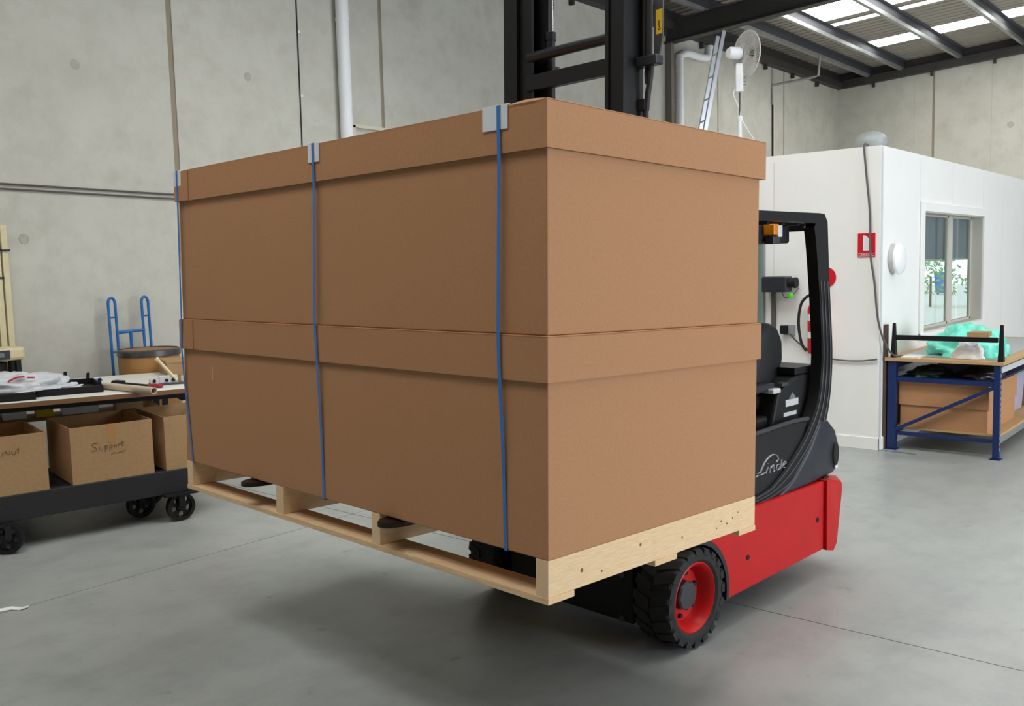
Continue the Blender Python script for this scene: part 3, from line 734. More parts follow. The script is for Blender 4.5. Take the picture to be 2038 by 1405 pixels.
# trolley
CO, CA = Vector((2.24, 6.15, 0)), R(-10.3)
def cp(x, y, z=0):
    return CO+Vector((x*math.cos(CA)-y*math.sin(CA), x*math.sin(CA)+y*math.cos(CA), z))
t = frame('platform_trolley', 'low black platform trolley on cast iron wheels under the table', 'trolley', CO.x, CO.y, -10.3)
MB().box(-.35, 1.20, 0, .07, .195, .362, .006).done('front_beam', 'timber_black', t)
MB().box(-.35, 1.20, .68, .75, .195, .362, .006).done('rear_beam', 'timber_black', t)
for x in (-.35, 1.14): MB().box(x, x+.06, .07, .68, .195, .355, .004).done('end_beam', 'timber_black', t)
for k in range(5): MB().box(-.34, 1.19, .075+.121*k, .19+.121*k, .325, .35, .003).done('deck_board', 'timber_black', t)
MB().box(1.0, 1.24, -.06, .12, .185, .197).done('castor_plate', 'cast_iron', t)
def castor(x, y, ang, first=[]):
    if not first:
        mb = MB(); r = .098
        # wheel with a rim, a hub and five round openings
        n = 40
        def ring(rad, yy, k=n): return [mb.bm.verts.new((rad*math.cos(2*PI*j/k), yy, rad*math.sin(2*PI*j/k))) for j in range(k)]
        for yy in (-.02, .02): pass
        mb.lathe([(.074, -.024), (.098, -.024), (.1, 0), (.098, .024), (.074, .024), (.074, -.024)], 'y', (0, 0, 0), 40, cap=False)
        mb.lathe([(0, -.028), (.03, -.028), (.034, -.012), (.034, .012), (.03, .028), (0, .028)], 'y', (0, 0, 0), 24)
        for k in range(5):
            a = 2*PI*k/5+.3
            # web between the openings
            for s_ in (-.34, 0, .34): pass
            w = [(r_*math.cos(a+d_), r_*math.sin(a+d_)) for r_, d_ in ((.03, -.55), (.05, -.24), (.078, -.40), (.078, .40), (.05, .24), (.03, .55))]
            mb.prism(w, 'y', -.008, .008)
        o = mb.done('castor_wheel', 'cast_iron', t, smooth=True)
        first.append(o)
    o = first[0] if not first[0].get('used') else first[0].copy()
    if first[0].get('used'): COL.objects.link(o)
    first[0]['used'] = 1
    o.parent = t; o.location = (x, y, .1); o.rotation_euler = (0, 0, R(ang))
    k = MB()
    k.box(x-.02, x+.02, y-.04, y-.032, .095, .195).box(x-.02, x+.02, y+.032, y+.04, .095, .195).box(x-.05, x+.05, y-.04, y+.04, .186, .196)
    k.tube([(x, y-.05, .1), (x, y+.05, .1)], .008, 8)
    k.done('castor_fork', 'cast_iron', t)
castor(1.115, -.01, 4); castor(.93, .27, 8); castor(.02, -.02, -35); castor(.02, .55, 0); castor(1.1, .6, 0)
for o in bpy.data.objects:
    if 'used' in o: del o['used']
# open cartons on the trolley
def open_carton(x0, x1, d, h, label):
    t = thing('carton', label, 'carton', cp(x0, .01, .362), (0, 0, CA), group='open cartons on the trolley')
    w = x1-x0; e = .005
    MB().box(0, w, 0, d, 0, e).done('base', 'kraft_dull', t)
    MB().box(0, w, 0, e, e, h).done('front_side', 'kraft_dull', t)
    MB().box(0, w, d-e, d, e, h).done('back_side', 'kraft_dull', t)
    MB().box(0, e, e, d-e, e, h).done('end_side', 'kraft_dull', t); MB().box(w-e, w, e, d-e, e, h).done('end_side', 'kraft_dull', t)
    return t
c1 = open_carton(-.26, .288, .62, .378, 'open kraft carton at the left end of the trolley')
c2 = open_carton(.43, .958, .62, .378, 'open kraft carton with handwriting, second from the left on the trolley')
c3 = open_carton(1.04, 1.50, .62, .378, 'open kraft carton half hidden behind the blue strap')
def scribble(parent, strokes, y=-.0015, w=.004, name='handwriting', mname='ink'):
    mb = MB()
    for s_ in strokes:
        pts = [(p[0], y, p[1]) for p in s_]
        if len(pts) > 2: pts = smooth_path(pts, 4)
        mb.tube(pts, w/2, 5, flat=.3)
    return mb.done(name, mname, parent)
sx, sz = .125, .205
scribble(c2, [[(sx+.045, sz+.05), (sx+.02, sz+.056), (sx+.008, sz+.04), (sx+.03, sz+.025), (sx+.035, sz+.008), (sx+.005, sz+.002)],
              [(sx+.055, sz+.03), (sx+.057, sz+.01), (sx+.072, sz+.012), (sx+.076, sz+.03)], [(sx+.09, sz+.032), (sx+.088, sz-.012)], [(sx+.09, sz+.028), (sx+.106, sz+.026), (sx+.102, sz+.010), (sx+.09, sz+.012)],
              [(sx+.12, sz+.034), (sx+.118, sz-.01)], [(sx+.12, sz+.030), (sx+.136, sz+.028), (sx+.132, sz+.012), (sx+.12, sz+.014)],
              [(sx+.155, sz+.03), (sx+.147, sz+.02), (sx+.156, sz+.011), (sx+.165, sz+.021), (sx+.155, sz+.03)], [(sx+.175, sz+.032), (sx+.174, sz+.012)], [(sx+.175, sz+.025), (sx+.188, sz+.033)],
              [(sx+.20, sz+.05), (sx+.198, sz+.014), (sx+.208, sz+.014)], [(sx+.19, sz+.036), (sx+.215, sz+.04)],
              [(sx+.125, sz-.03), (sx+.15, sz-.024), (sx+.16, sz-.034)], [(sx+.17, sz-.026), (sx+.2, sz-.024), (sx+.22, sz-.012)]])
MB().box(.235, .285, -.0012, 0, .25, .378).done('tape', 'drum_board', c2)
scribble(c1, [[(.285, .25), (.30, .29)], [(.305, .255), (.31, .285), (.33, .258), (.335, .29)], [(.345, .278), (.35, .262), (.365, .262), (.368, .28)], [(.385, .305), (.383, .262)], [(.375, .285), (.395, .288)]])
# items on the white table
def tray(x0, x1, y0, y1, label):
    t = thing('tray', label, 'tray', tp(x0, y0, .92), (0, 0, TA), group='black plastic trays on the table')
    w, d, h, e = x1-x0, y1-y0, .048, .012
    MB().box(0, w, 0, d, 0, .006).done('base', 'black_matt', t)
    MB().box(0, w, 0, e, .006, h, .002).box(0, w, d-e, d, .006, h, .002).box(0, e, e, d-e, .006, h, .002).box(w-e, w, e, d-e, .006, h, .002).done('rim', 'black_matt', t)
    return t
tr1 = tray(-.36, .205, .075, .70, 'black plastic tray at the left end of the table under the bag')
tr2 = tray(.215, .635, .20, .78, 'black plastic tray beside the cardboard tube')
for x, y, h in ((.225, .56, .06), (.375, .52, .045), (.405, .09, .04)):
    MB().hexa([(x-.012, y-.01, .04), (x+.012, y-.01, .04), (x+.012, y+.01, .04), (x-.012, y+.01, .04), (x-.006, y-.01, .05+h), (x+.016, y-.01, .05+h), (x+.016, y+.01, .05+h), (x-.006, y+.01, .05+h)], .003).done('clip', 'black_matt', tr2)
bag = blob('plastic_bag', 'poly', tp(.10, .37, .968), .32, .22, .115, 'milky polythene bag with red print lying on the black trays', 'bag', 21, .3)
bag.rotation_euler = (0, 0, TA)
blob('plastic_bag_corner', 'poly', tp(.40, .33, .945), .12, .08, .045, 'loose corner of clear polythene film in the second black tray', 'film', 31, .35)
mb = MB(); 
for pts in ([(-.05, -.19, .075), (.0, -.185, .098), (.05, -.18, .102)], [(.07, -.185, .094), (.11, -.175, .09)]):
    mb.tube(smooth_path([Vector(p) for p in pts], 4), .011, 6, flat=.6)
mb.done('print', 'red_print', bag)
a_, b_ = tp(.655, .37, .945), tp(.905, -.20, .945)
t = thing('cardboard_tube', 'pale cardboard tube overhanging the front edge of the table', 'tube', a_, (0, 0, math.atan2(b_.y-a_.y, b_.x-a_.x)))
L_ = (b_-a_).length
MB().lathe([(.019, 0), (.0245, 0), (.0245, L_), (.019, L_), (.019, 0)], 'x', (0, 0, 0), 24, cap=False).done('wall', 'tube_board', t, smooth=True)
a_, b_ = tp(.755, .70, .928), tp(.99, .19, .928)
t = thing('hand_tool', 'black hand tool with a red handle lying behind the tube', 'tool', a_, (0, 0, math.atan2(b_.y-a_.y, b_.x-a_.x)))
L_ = (b_-a_).length
MB().box(0, L_*.86, -.012, .012, -.008, .008, .002).box(.03, .14, -.022, .022, -.006, .02, .003).done('blade_holder', 'black_matt', t)
MB().tube([(L_*.82, 0, 0), (L_*.86, 0, .004), (L_*.97, 0, .006), (L_*1.08, 0, .004), (L_*1.1, 0, .002)], [.012, .02, .023, .021, .010], 10, flat=.6).done('handle', 'burgundy', t, smooth=True)
t = thing('lever_press', 'grey bench stapling press with a pale lever arm on the white table', 'press', tp(1.05, .34, .92), (0, 0, TA+R(-5)))
MB().box(-.09, .15, -.05, .08, 0, .012, .002).done('base', 'steel', t)
MB().box(-.085, -.02, -.035, .06, .012, .045, .003).box(-.02, .11, -.03, .05, .012, .065, .004).done('body', 'label', t)
MB().tube([(.10, -.03, .03), (-.02, -.02, .185)], [.012, .013], 10).tube([(-.02, -.02, .185), (-.035, -.018, .20)], .017, 10).done('lever', 'cream', t, smooth=True)
for x in (-.055, .03, .075): MB().lathe([(.012, -.03), (.012, -.04), (0, -.041)], 'y', (x, 0, .035), 12).done('bolt', 'black_matt', t)
t = thing('carton', 'low kraft carton standing at the back of the white table', 'carton', tp(1.19, .92, .92), (0, 0, TA))
MB().box(0, .40, 0, .36, 0, .115, .003).done('body', 'kraft_dull', t)
MB().box(-.004, .404, -.003, .363, .10, .119, .002).done('lid', 'kraft_dull', t)
tag(MB().box(-.05, .06, -.04, .09, 0, .006, .001).done('tape_strip', 'blue_item', loc=tp(.66, 1.02, .92), rot=(0, 0, TA)), 'small flat blue sheet on the table behind the tray', 'sheet')
tag(MB().box(-.12, .16, -.03, .03, 0, .03, .002).done('wooden_strip', 'beige', loc=tp(.33, .98, .92), rot=(0, 0, TA)), 'pale wooden strip behind the black trays', 'wood')
# clutter on a low shelf at the back, glimpsed between the table top and the cartons
t = bpy.data.objects['packing_table']
MB().box(-.66, 1.13, .90, 1.22, .66, .68, .002).done('back_shelf', 'mdf_dark', t)
for x, w, h, mn, lb, nm, ct in ((.02, .16, .10, 'white', 'small white carton on the shelf under the table, left one', 'small_box', 'box'), (.24, .12, .085, 'yellow', 'small yellow box on the shelf under the table', 'small_box', 'box'),
                        (.42, .26, .10, 'white', 'long white carton on the shelf under the table, right one', 'small_box', 'box'), (.80, .20, .09, 'kraft_dull', 'small brown carton on the shelf under the table', 'small_box', 'box')):
    b_ = thing(nm, lb, ct, tp(x, .96, .68), (0, 0, TA))
    MB().box(0, w, 0, .18, 0, h, .003).done('body', mn, b_)
    MB().box(-.002, w+.002, -.002, .182, h*.72, h+.002, .002).done('lid', mn, b_)
# behind the table: drum, hand truck, machine
t = thing('fibre_drum', 'brown fibre drum with a metal rim behind the table', 'drum', (3.99, 7.47, 0))
MB().lathe([(0, .03), (.245, .03), (.245, 1.07), (0, 1.07)], 'z', (0, 0, 0), 40).done('body', 'drum_board', t, smooth=True)
MB().lathe([(.245, 1.045), (.257, 1.05), (.257, 1.095), (.24, 1.105), (.24, 1.095), (.0, 1.09)], 'z', (0, 0, 0), 40).done('rim', 'steel', t, smooth=True)
MB().lathe([(.236, 1.091), (.236, 1.098), (0, 1.098)], 'z', (0, 0, 0), 40).done('lid', 'drum_top', t)
MB().lathe([(.245, .03), (.254, .03), (.254, .07), (.245, .07)], 'z', (0, 0, 0), 40, cap=False).done('bottom_band', 'steel', t, smooth=True)
t = thing('hand_truck', 'blue hand truck with looped handles leaning on the left wall', 'hand truck', (4.02, 7.80, 0))
for s_, x in ((-1, -.175), (1, .13)):
    lp = []
    x0, x1 = x, x+.062
    lp = [(x0, .0, .12), (x0, .03, .8), (x0, .05, 1.49)] + [(x0+.031-.031*math.cos(PI*k/8), .052, 1.49+.05*math.sin(PI*k/8)) for k in range(1, 8)] + [(x1, .05, 1.49), (x1, .03, .8), (x1, .0, .12)]
    MB().tube(lp, .0125, 8).done('side_loop', 'truck_blue', t, smooth=True)
    for z in (.5, .78, 1.07, 1.37): MB().tube([(x0, .03+(z-.8)*.03, z), (x1, .03+(z-.8)*.03, z)], .009, 6).done('rung', 'truck_blue', t)
    MB().lathe([(0, -.025), (.06, -.025), (.1, -.02), (.1, .02), (.06, .025), (0, .025)], 'x', (x0-.05 if s_ < 0 else x1+.05, -.02, .1), 24).done('wheel', 'rubber', t, smooth=True)
MB().tube([(-.12, .045, 1.235), (.14, .045, 1.245)], .014, 8).tube([(.01, .045, 1.24), (.01, .04, 1.0), (.01, 0, .15)], .014, 8).tube([(-.24, -.02, .1), (.26, -.02, .1)], .01, 8).done('crossbar', 'truck_blue', t, smooth=True)
MB().box(-.2, .2, -.50, 0, .02, .028).box(-.2, .2, -.006, 0, .028, .14).done('toe_plate', 'truck_blue', t)
t = thing('sealing_machine', 'cream bench machine with a dark control panel at the left edge', 'machine', (2.735, 7.70, 0))
MB().box(-.12, .335, -.02, .20, 1.085, 1.19, .025).done('head', 'cream', t)
MB().box(-.09, .215, -.026, -.015, 1.098, 1.17, .002).done('control_panel', 'charcoal', t)
for x in (-.06, .07): MB().box(x, x+.10, -.0285, -.0255, 1.118, 1.152).done('panel_print', 'ink_grey', t)
for x in (-.11, .275): MB().box(x, x+.035, .02, .06, 0, 1.09).box(x, x+.035, .15, .19, 0, 1.09).done('leg', 'black', t)
for x in (0, .15): MB().lathe([(.075, .86), (.075, 1.07), (.03, 1.08)], 'z', (x, .08, 0), 20).done('roller', 'black_matt', t, smooth=True)
MB().box(-.11, .31, .0, .19, .80, .86, .005).done('bed', 'black_matt', t)
for k, (xt, zt, xb, lb) in enumerate(((3.115, 2.16, 3.02, 'tall cream post leaning on the wall at the left edge, right one'), (3.055, 2.04, 2.96, 'tall cream post leaning on the wall at the left edge, middle one'), (2.985, 2.3, 2.89, 'tall cream post leaning on the wall at the left edge, left one'))):
    t = thing('leaning_post', lb, 'post', (0, 0, 0), group='cream posts leaning on the wall')
    MB().bar((xb+.06, 7.957, 0), (xt-.035, 7.975, zt), .045, .03, (0, 1, 0)).done('bar', 'cream', t)
    zc = 1.95-.22*k
    MB().box(xt-.07, xt+.0, 7.945, 7.992, zc, zc+.014).done('clip', 'cable_black', t)

# ------------------------------------------------------------------ the load
BYA, TILT = R(-4.66163), R(1.67791)
NB = Vector((2.17285, 1.72630, 0)); ZB = .69314
LA, LB = 2.4198, 1.2290
LROT = (0, TILT, BYA)
LM = Matrix.Translation((NB.x, NB.y, ZB)) @ Euler(LROT, 'XYZ').to_matrix().to_4x4()
def lw(x, y, z): return LM @ Vector((x, y, z))
# local axes of the load: x away from the camera side, y along the long face, z up
t = thing('pallet', 'raw pine pallet carried on the forks under the big cartons', 'pallet', lw(0, 0, 0), LROT)
HS = .1183
for y0, y1 in ((0, .053), (.856, .908), (1.533, 1.593), (LA-.055, LA)):
    MB().box(0, LB, y0, y1, 0, HS, .002).done('stringer', 'pine', t)
for x0, x1 in ((-.002, .122), (.553, .687), (LB-.122, LB+.002)):
    MB().box(x0, x1, -.002, LA+.002, -.021, 0, .0015).done('bottom_board', 'pine_x', t)
st0 = bpy.data.objects['stringer']
for x, z, r_ in ((.16, .055, .006), (.47, .075, .005), (.72, .05, .004), (.98, .062, .004), (1.02, .045, .004), (1.06, .06, .003), (1.1, .075, .003), (.26, .03, .004), (.95, .04, .003)):
    MB().lathe([(r_*1.3, .0004), (r_, -.0006), (0, -.0008)], 'y', (x, 0, z), 10).done('knot', 'knot', st0)

def carton_big(z0, z1, lid0, lid1, ov, ovb, label, bulge=.0):
    t = thing('carton', label, 'carton', lw(0, 0, z0), LROT, group='strapped cartons on the pallet')
    h = z1-z0
    MB().box(0, LB, .0, LA, 0, h, .004, 2).done('body', 'kraft', t)
    lid = MB(); a, b = lid0-z0, lid1-z0
    th = .005
    # lid as four skirts and a top sheet so the lower edge shows its board thickness
    lid.box(-ov, -ov+th, -ov, LA+ov, a, b-.002); lid.box(LB+ovb-th, LB+ovb, -ov, LA+ov, a, b-.002)
    lid.box(-ov+th, LB+ovb-th, -ov, -ov+th, a, b-.002); lid.box(-ov+th, LB+ovb-th, LA+ov-th, LA+ov, a, b-.002)
    o = lid.done('lid_skirt', 'kraft', t)
    MB().box(-ov, LB+ovb, -ov, LA+ov, b-.008, b, .003).done('lid_top', 'kraft', t)
    MB().box(-ov-.004, -ov, LA+ov-.14, LA+ov, a+.002, b-.004).done('lid_flap', 'kraft', t)
    return t
cl_ = carton_big(HS, .815, .672, .815, .011, .011, 'lower big kraft carton resting on the pallet')
MB().box(-.0012, 0, 2.128, 2.138, .535-HS, .600-HS).done('scuff', 'kraft_edge', cl_)
cu_ = carton_big(.816, 1.5235, 1.379, 1.5245, .013, .024, 'upper big kraft carton with the mast behind it')
mb = MB(); zt = 1.5245-.816; Q = []
for k in range(9):
    y = -.005+.16*k/8; f = math.sin(PI*min(1, k/8))
    Q.append([mb.bm.verts.new((-.013, y, zt-.012)), mb.bm.verts.new((-.013-.004*f, y, zt-.004)), mb.bm.verts.new((-.008, y, zt+.006*f)), mb.bm.verts.new((.012, y, zt+.0005))])
for a, b in zip(Q, Q[1:]):
    for j in range(3): mb.bm.faces.new([a[j], a[j+1], b[j+1], b[j]])
mb.done('lid_curl', 'kraft', cu_, smooth=True)
# corner protectors and straps
for y, w, lb, sb in ((.207, .113, 'white edge protector nearest the front corner of the load', 'blue strap nearest the front corner of the load'),
                     (1.226, .077, 'white edge protector in the middle of the load', 'blue strap around the middle of the load'),
                     (2.401, .078, 'white edge protector at the far left end of the load', 'blue strap at the far left end of the load')):
    t = thing('edge_protector', lb, 'edge protector', lw(0, 0, 0), LROT, group='white edge protectors under the straps')
    z1 = 1.5245; th = .004
    MB().box(-.0135-th, -.0135, y-w/2, y+w/2, z1-.072, z1+th, .001).done('front_leg', 'protector', t)
    MB().box(-.0135, .055, y-w/2, y+w/2, z1, z1+th, .001).done('top_leg', 'protector', t)
    ys = y-.019 if y < 1 else y
    yb = ys-.004 if y < 2 else 2.352
    g = .0025
    pts = [(.62, ys, z1+th+g), (.0, ys, z1+th+g), (-.0135-th-g, ys, z1+th-.002), (-.0135-th-g, ys, z1-.075), (-.0175, ys, 1.35), (-.0185, ys+(.008 if y < 1 else .012 if y < 2 else -.005), .81),
           (-.0178, ys+.006, .70), (-.010, ys, .50), (-.004, (ys+yb)/2, .30), (-.003, yb, HS+.002), (.0, yb, HS-.004), (.1, yb, HS-.005)]
    mb = MB(); A = []
    hw = .0078
    for p in pts: A.append([mb.bm.verts.new((p[0], p[1]-hw, p[2])), mb.bm.verts.new((p[0], p[1]+hw, p[2]))])
    for a, b in zip(A, A[1:]): mb.bm.faces.new([a[0], b[0], b[1], a[1]])
    # the back half of the loop
    pts2 = [(.62, ys, z1+th+g), (LB+.02, ys, z1+th+g), (LB+.028, ys, z1), (LB+.028, ys, 1.3), (LB+.014, ys, .74), (LB+.003, yb, HS), (LB-.1, yb, HS-.005), (.1, yb, HS-.005)]
    A = []
    for p in pts2: A.append([mb.bm.verts.new((p[0], p[1]-hw, p[2])), mb.bm.verts.new((p[0], p[1]+hw, p[2]))])
    for a, b in zip(A, A[1:]): mb.bm.faces.new([a[0], b[0], b[1], a[1]])
    bmesh.ops.solidify(mb.bm, geom=list(mb.bm.faces), thickness=.0012)
    o = mb.done('strap', 'strap', loc=lw(0, 0, 0), rot=LROT)
    tag(o, sb, 'strap', 'blue straps around the load')

# ------------------------------------------------------------------ forklift (local x = away / rear, y = far side)
FL = thing('forklift', 'red and black counterbalance forklift holding the strapped load', 'forklift', NB, (0, 0, BYA))
YN, YF_ = .37, 1.61
def mir(y): return YN+YF_-y
def part(mb, name, mname, smooth=False, **k): return mb.done(name, mname, FL, smooth=smooth, **k)
# chassis and front plate
part(MB().box(1.20, 2.62, .60, 1.38, .09, .56, .01), 'chassis', 'black_matt')
for y in (.66, 1.32):
    for z in (.105, .315):
        b = MB().lathe([(.008, -.004), (.016, -.006), (.016, 0)], 'x', (1.20, y, z), 14).done('bolt', 'trim_grey', FL)
part(MB().tube([(1.345, .50, .22), (1.345, 1.48, .22)], .07, 16), 'drive_axle', 'black_matt', True)
# red side panels with wheel arches
archp = [(1.345+.285*math.cos(R(a)), .205+.285*math.sin(R(a))) for a in range(-12, 100, 8)]
poly = archp + [(1.29, .53), (1.29, .545), (2.575, .532), (2.575, .16), (1.66, .15)]
for y0, y1 in ((YN, YN+.10), (mir(YN+.10), mir(YN))):
    p = part(MB().prism(poly, 'y', y0, y1, .006), 'side_panel', 'red')
    yo = y0-.002 if y0 < 1 else y1+.002
    for x, z in ((2.505, .337), (1.798, .305)):
        MB().lathe([(.013, yo-.001), (.013, yo+.001)], 'y', (x, 0, z), 14).done('plug', 'black_matt', p)
    inner = [(1.345+.285*math.cos(R(a)), .205+.285*math.sin(R(a))) for a in range(-12, 100, 8)]
    innr = [(1.345+.262*math.cos(R(a)), .205+.262*math.sin(R(a))) for a in range(-12, 100, 8)]
    yb0, yb1 = (y0-.004, y0+.24) if y0 < 1 else (y1-.24, y1+.004)
    MB().prism(inner+innr[::-1], 'y', yb0, yb1).done('arch_liner', 'charcoal', p)
# counterweight
cwp = [(2.583, .155), (2.76, .135), (2.80, .17), (2.86, .455), (2.86, .485), (2.84, .508), (2.60, .54), (2.583, .535)]
mb = MB(); nb = []
for k in range(19):
    f = -1+2*k/18; y = .99+f*.635
    dx = -.10*max(0, (abs(f)-.86)/.14)**2
    nb.append([mb.bm.verts.new((x+(dx if x > 2.7 else 0), y, z)) for x, z in cwp])
n = len(cwp)
for A, B in zip(nb, nb[1:]):
    for j in range(n): mb.bm.faces.new([A[j], B[j], B[(j+1) % n], A[(j+1) % n]])
mb.bm.faces.new(nb[0]); mb.bm.faces.new(nb[-1][::-1])
bmesh.ops.recalc_face_normals(mb.bm, faces=mb.bm.faces)
cw = part(mb, 'counterweight', 'red', True)
MB().box(2.60, 2.655, .38, .44, .535, .548, .004).done('catch', 'black_matt', cw)
# black side covers with the maker's lettering
cov = [(1.36, .535), (2.10, .53), (2.26, .65), (2.40, .78), (2.47, .875), (2.30, .884), (1.90, .872), (1.40, .86)]
for y0, y1, s_ in ((.405, .47, -1), (mir(.47), mir(.405), 1)):
    c_ = part(MB().prism(cov, 'y', y0, y1, .008), 'side_cover', 'black')
    yo = y0 if s_ < 0 else y1
    MB().tube([(1.40, yo, .868), (1.90, yo, .880), (2.30, yo, .892), (2.46, yo, .885)], .011, 8).done('cover_lip', 'trim_grey', c_, smooth=True)
    if s_ < 0:
        LG = [[(1.929, .667), (1.948, .673), (1.971, .670), (1.990, .671), (2.014, .675)], [(1.934, .685), (1.950, .682), (1.967, .683)],
              [(1.967, .681), (1.995, .712), (2.019, .732), (2.051, .746), (2.080, .752), (2.107, .751), (2.132, .742), (2.145, .728), (2.140, .718), (2.125, .711)],
              [(2.045, .717), (2.046, .712)], [(2.044, .698), (2.022, .669)], [(2.072, .700), (2.060, .666)], [(2.064, .684), (2.085, .696), (2.103, .697), (2.096, .667), (2.110, .670)],
              [(2.160, .692), (2.138, .693), (2.127, .679), (2.134, .667), (2.155, .670), (2.163, .682)], [(2.182, .714), (2.167, .667)],
              [(2.196, .681), (2.222, .687), (2.222, .696), (2.204, .694), (2.190, .677), (2.203, .666), (2.234, .672)]]
        wd = [.013, .011, .016, .016, .014, .014, .013, .012, .014, .012]
        mb = MB()
        for s2, w in zip(LG, wd):
            pts = [(p[0], yo-.001, p[1]) for p in s2]
            if len(pts) > 2: pts = smooth_path(pts, 5)
            mb.tube(pts, w/2, 8, flat=.25)
        mb.done('logo', 'logo', c_, smooth=True)
# overhead guard
out = [(1.36, 1.957), (2.47, 1.957), (2.60, 1.956), (2.640, 1.945), (2.652, 1.92), (2.664, 1.76), (2.690, 1.49), (2.718, 1.215), (2.700, 1.0), (2.646, .839), (2.561, .728), (2.396, .62), (2.237, .556), (1.94, .524), (1.36, .515)]
inn = [(1.36, 1.912), (2.44, 1.906), (2.50, 1.875), (2.528, 1.786), (2.570, 1.495), (2.590, 1.279), (2.588, 1.131), (2.548, .961), (2.449, .839), (2.341, .749), (2.135, .627), (1.94, .575), (1.36, .560)]
for y0, y1 in ((.395, .455), (mir(.455), mir(.395))):
    mb = MB()
    # strip between the outer and inner outline, built as quads
    def resample(P, n=40):
        P = [Vector((p[0], 0, p[1])) for p in P]; L = [0]
        for a, b in zip(P, P[1:]): L.append(L[-1]+(b-a).length)
        res = []
        for k in range(n+1):
            d = L[-1]*k/n; i = max(j for j in range(len(L)) if L[j] <= d+1e-9); i = min(i, len(P)-2)
            f = (d-L[i])/(L[i+1]-L[i]); res.append(P[i].lerp(P[i+1], f))
        return res
    oP = smooth_path([(p[0], 0, p[1]) for p in out], 5); iP = smooth_path([(p[0], 0, p[1]) for p in inn], 5)
    oP = resample([(p.x, p.z) for p in oP], 60); iP = resample([(p.x, p.z) for p in iP], 60)
    V = []
    for o_, i_ in zip(oP, iP):
        V.append([mb.bm.verts.new((o_.x, y0, o_.z)), mb.bm.verts.new((i_.x, y0, i_.z)), mb.bm.verts.new((i_.x, y1, i_.z)), mb.bm.verts.new((o_.x, y1, o_.z))])
    for A, B in zip(V, V[1:]):
        for j in range(4): mb.bm.faces.new([A[j], A[(j+1) % 4], B[(j+1) % 4], B[j]])
    mb.bm.faces.new(V[0]); mb.bm.faces.new(V[-1][::-1])
    bmesh.ops.recalc_face_normals(mb.bm, faces=mb.bm.faces)
    g_ = part(mb, 'overhead_guard', 'black', True)
    yo = y0-.001 if y0 < 1 else y1+.001
    for f in (.22, .55, .85):
        MB().tube([(o_.x*(1-f)+i_.x*f, yo, o_.z*(1-f)+i_.z*f) for o_, i_ in list(zip(oP, iP))[26:58]], .0045, 6).done('seam_strip', 'trim_grey', g_, smooth=True)
    MB().bar((1.39, (y0+y1)/2, 1.92), (1.31, (y0+y1)/2, .55), .05, .06, (0, 1, 0)).done('front_pillar', 'black', g_)
for x in (1.36, 2.585): part(MB().box(x, x+.06, .45, 1.53, 1.87, 1.95, .006), 'guard_bar', 'black')
for k in range(7): part(MB().box(1.50+.155*k, 1.525+.155*k, .45, 1.53, 1.895, 1.94), 'guard_bar', 'black')
part(MB().box(1.95, 2.50, .53, 1.46, 1.805, 1.905, .012), 'roof_console', 'black_matt')
lp_ = part(MB().box(2.225, 2.272, .47, .53, 1.845, 1.90, .004), 'warning_lamp', 'orange')
MB().box(2.272, 2.315, .47, .53, 1.835, 1.902, .006).done('lamp_body', 'white', lp_)
MB().box(2.228, 2.30, .475, .525, 1.80, 1.838, .004).done('lamp_foot', 'trim_grey', lp_)
# rear cover
rcv = [(2.12, .525), (2.47, .532), (2.727, .548), (2.787, .585), (2.795, .69), (2.745, .79), (2.66, .855), (2.56, .86), (2.45, .73), (2.28, .60)]
rc = part(MB().prism(rcv, 'y', .385, 1.595, .022, 3), 'rear_cover', 'charcoal', True)
MB().lathe([(.055, .3845), (.05, .378), (0, .377)], 'y', (0, 0, 0), 24).done('lamp_recess', 'black', rc, loc=(2.737, 0, .655), smooth=True).scale = (.62, 1, 1.25)
MB().box(2.725, 2.752, .376, .385, .575, .592, .003).done('highlight_bar', 'white', rc)  # white bar stands in for a highlight on the cover
# seat, hood, cab floor
hd = part(MB().prism([(2.20, .86), (2.66, .86), (2.69, 1.08), (2.64, 1.11), (2.46, 1.11), (2.27, 1.04)], 'y', .47, 1.51, .015), 'hood', 'black_matt')
MB().box(2.44, 2.67, .468, 1.50, 1.112, 1.15, .003).done('hood_rail', 'black', hd)
MB().box(2.30, 2.36, .462, .50, 1.065, 1.085, .004).done('catch', 'trim_grey', hd)
for z0, z1, x0, x1 in ((.955, .99, 2.34, 2.475), (.905, .925, 2.32, 2.455)):
    MB().box(x0, x1, .466, .4715, z0, z1).done('label_plate', 'label', hd)
MB().prism([(2.375, .992), (2.45, .992), (2.413, 1.025)], 'y', .466, .4715).done('label_plate', 'ink_grey', hd)
part(MB().box(1.36, 2.62, .47, 1.51, .53, .60, .006), 'cab_floor', 'black_matt')
part(MB().box(1.95, 2.40, .50, 1.48, .60, .92, .02), 'seat_base', 'black_matt')
for k in range(3): part(MB().box(1.93, 2.42, .49, .50, .66+.08*k, .69+.08*k, .004), 'base_rib', 'charcoal')
part(MB().box(1.86, 2.36, .56, 1.06, .92, 1.03, .04, 3), 'seat_cushion', 'black_matt', True)
bp_ = [(2.22, .99), (2.42, .99), (2.52, 1.18), (2.515, 1.29), (2.46, 1.375), (2.36, 1.395), (2.27, 1.35), (2.20, 1.12)]
part(MB().prism(bp_, 'y', .57, 1.06, .04, 4), 'seat_backrest', 'black_matt', True)
part(MB().box(1.98, 2.30, .50, .56, 1.045, 1.085, .012), 'armrest', 'charcoal')
part(MB().box(2.22, 2.30, .47, .53, 1.035, 1.06, .006), 'armrest_catch', 'label')
part(MB().tube([(1.5, .85, .6), (1.66, .85, 1.12)], .025, 10), 'steering_column', 'black_matt')
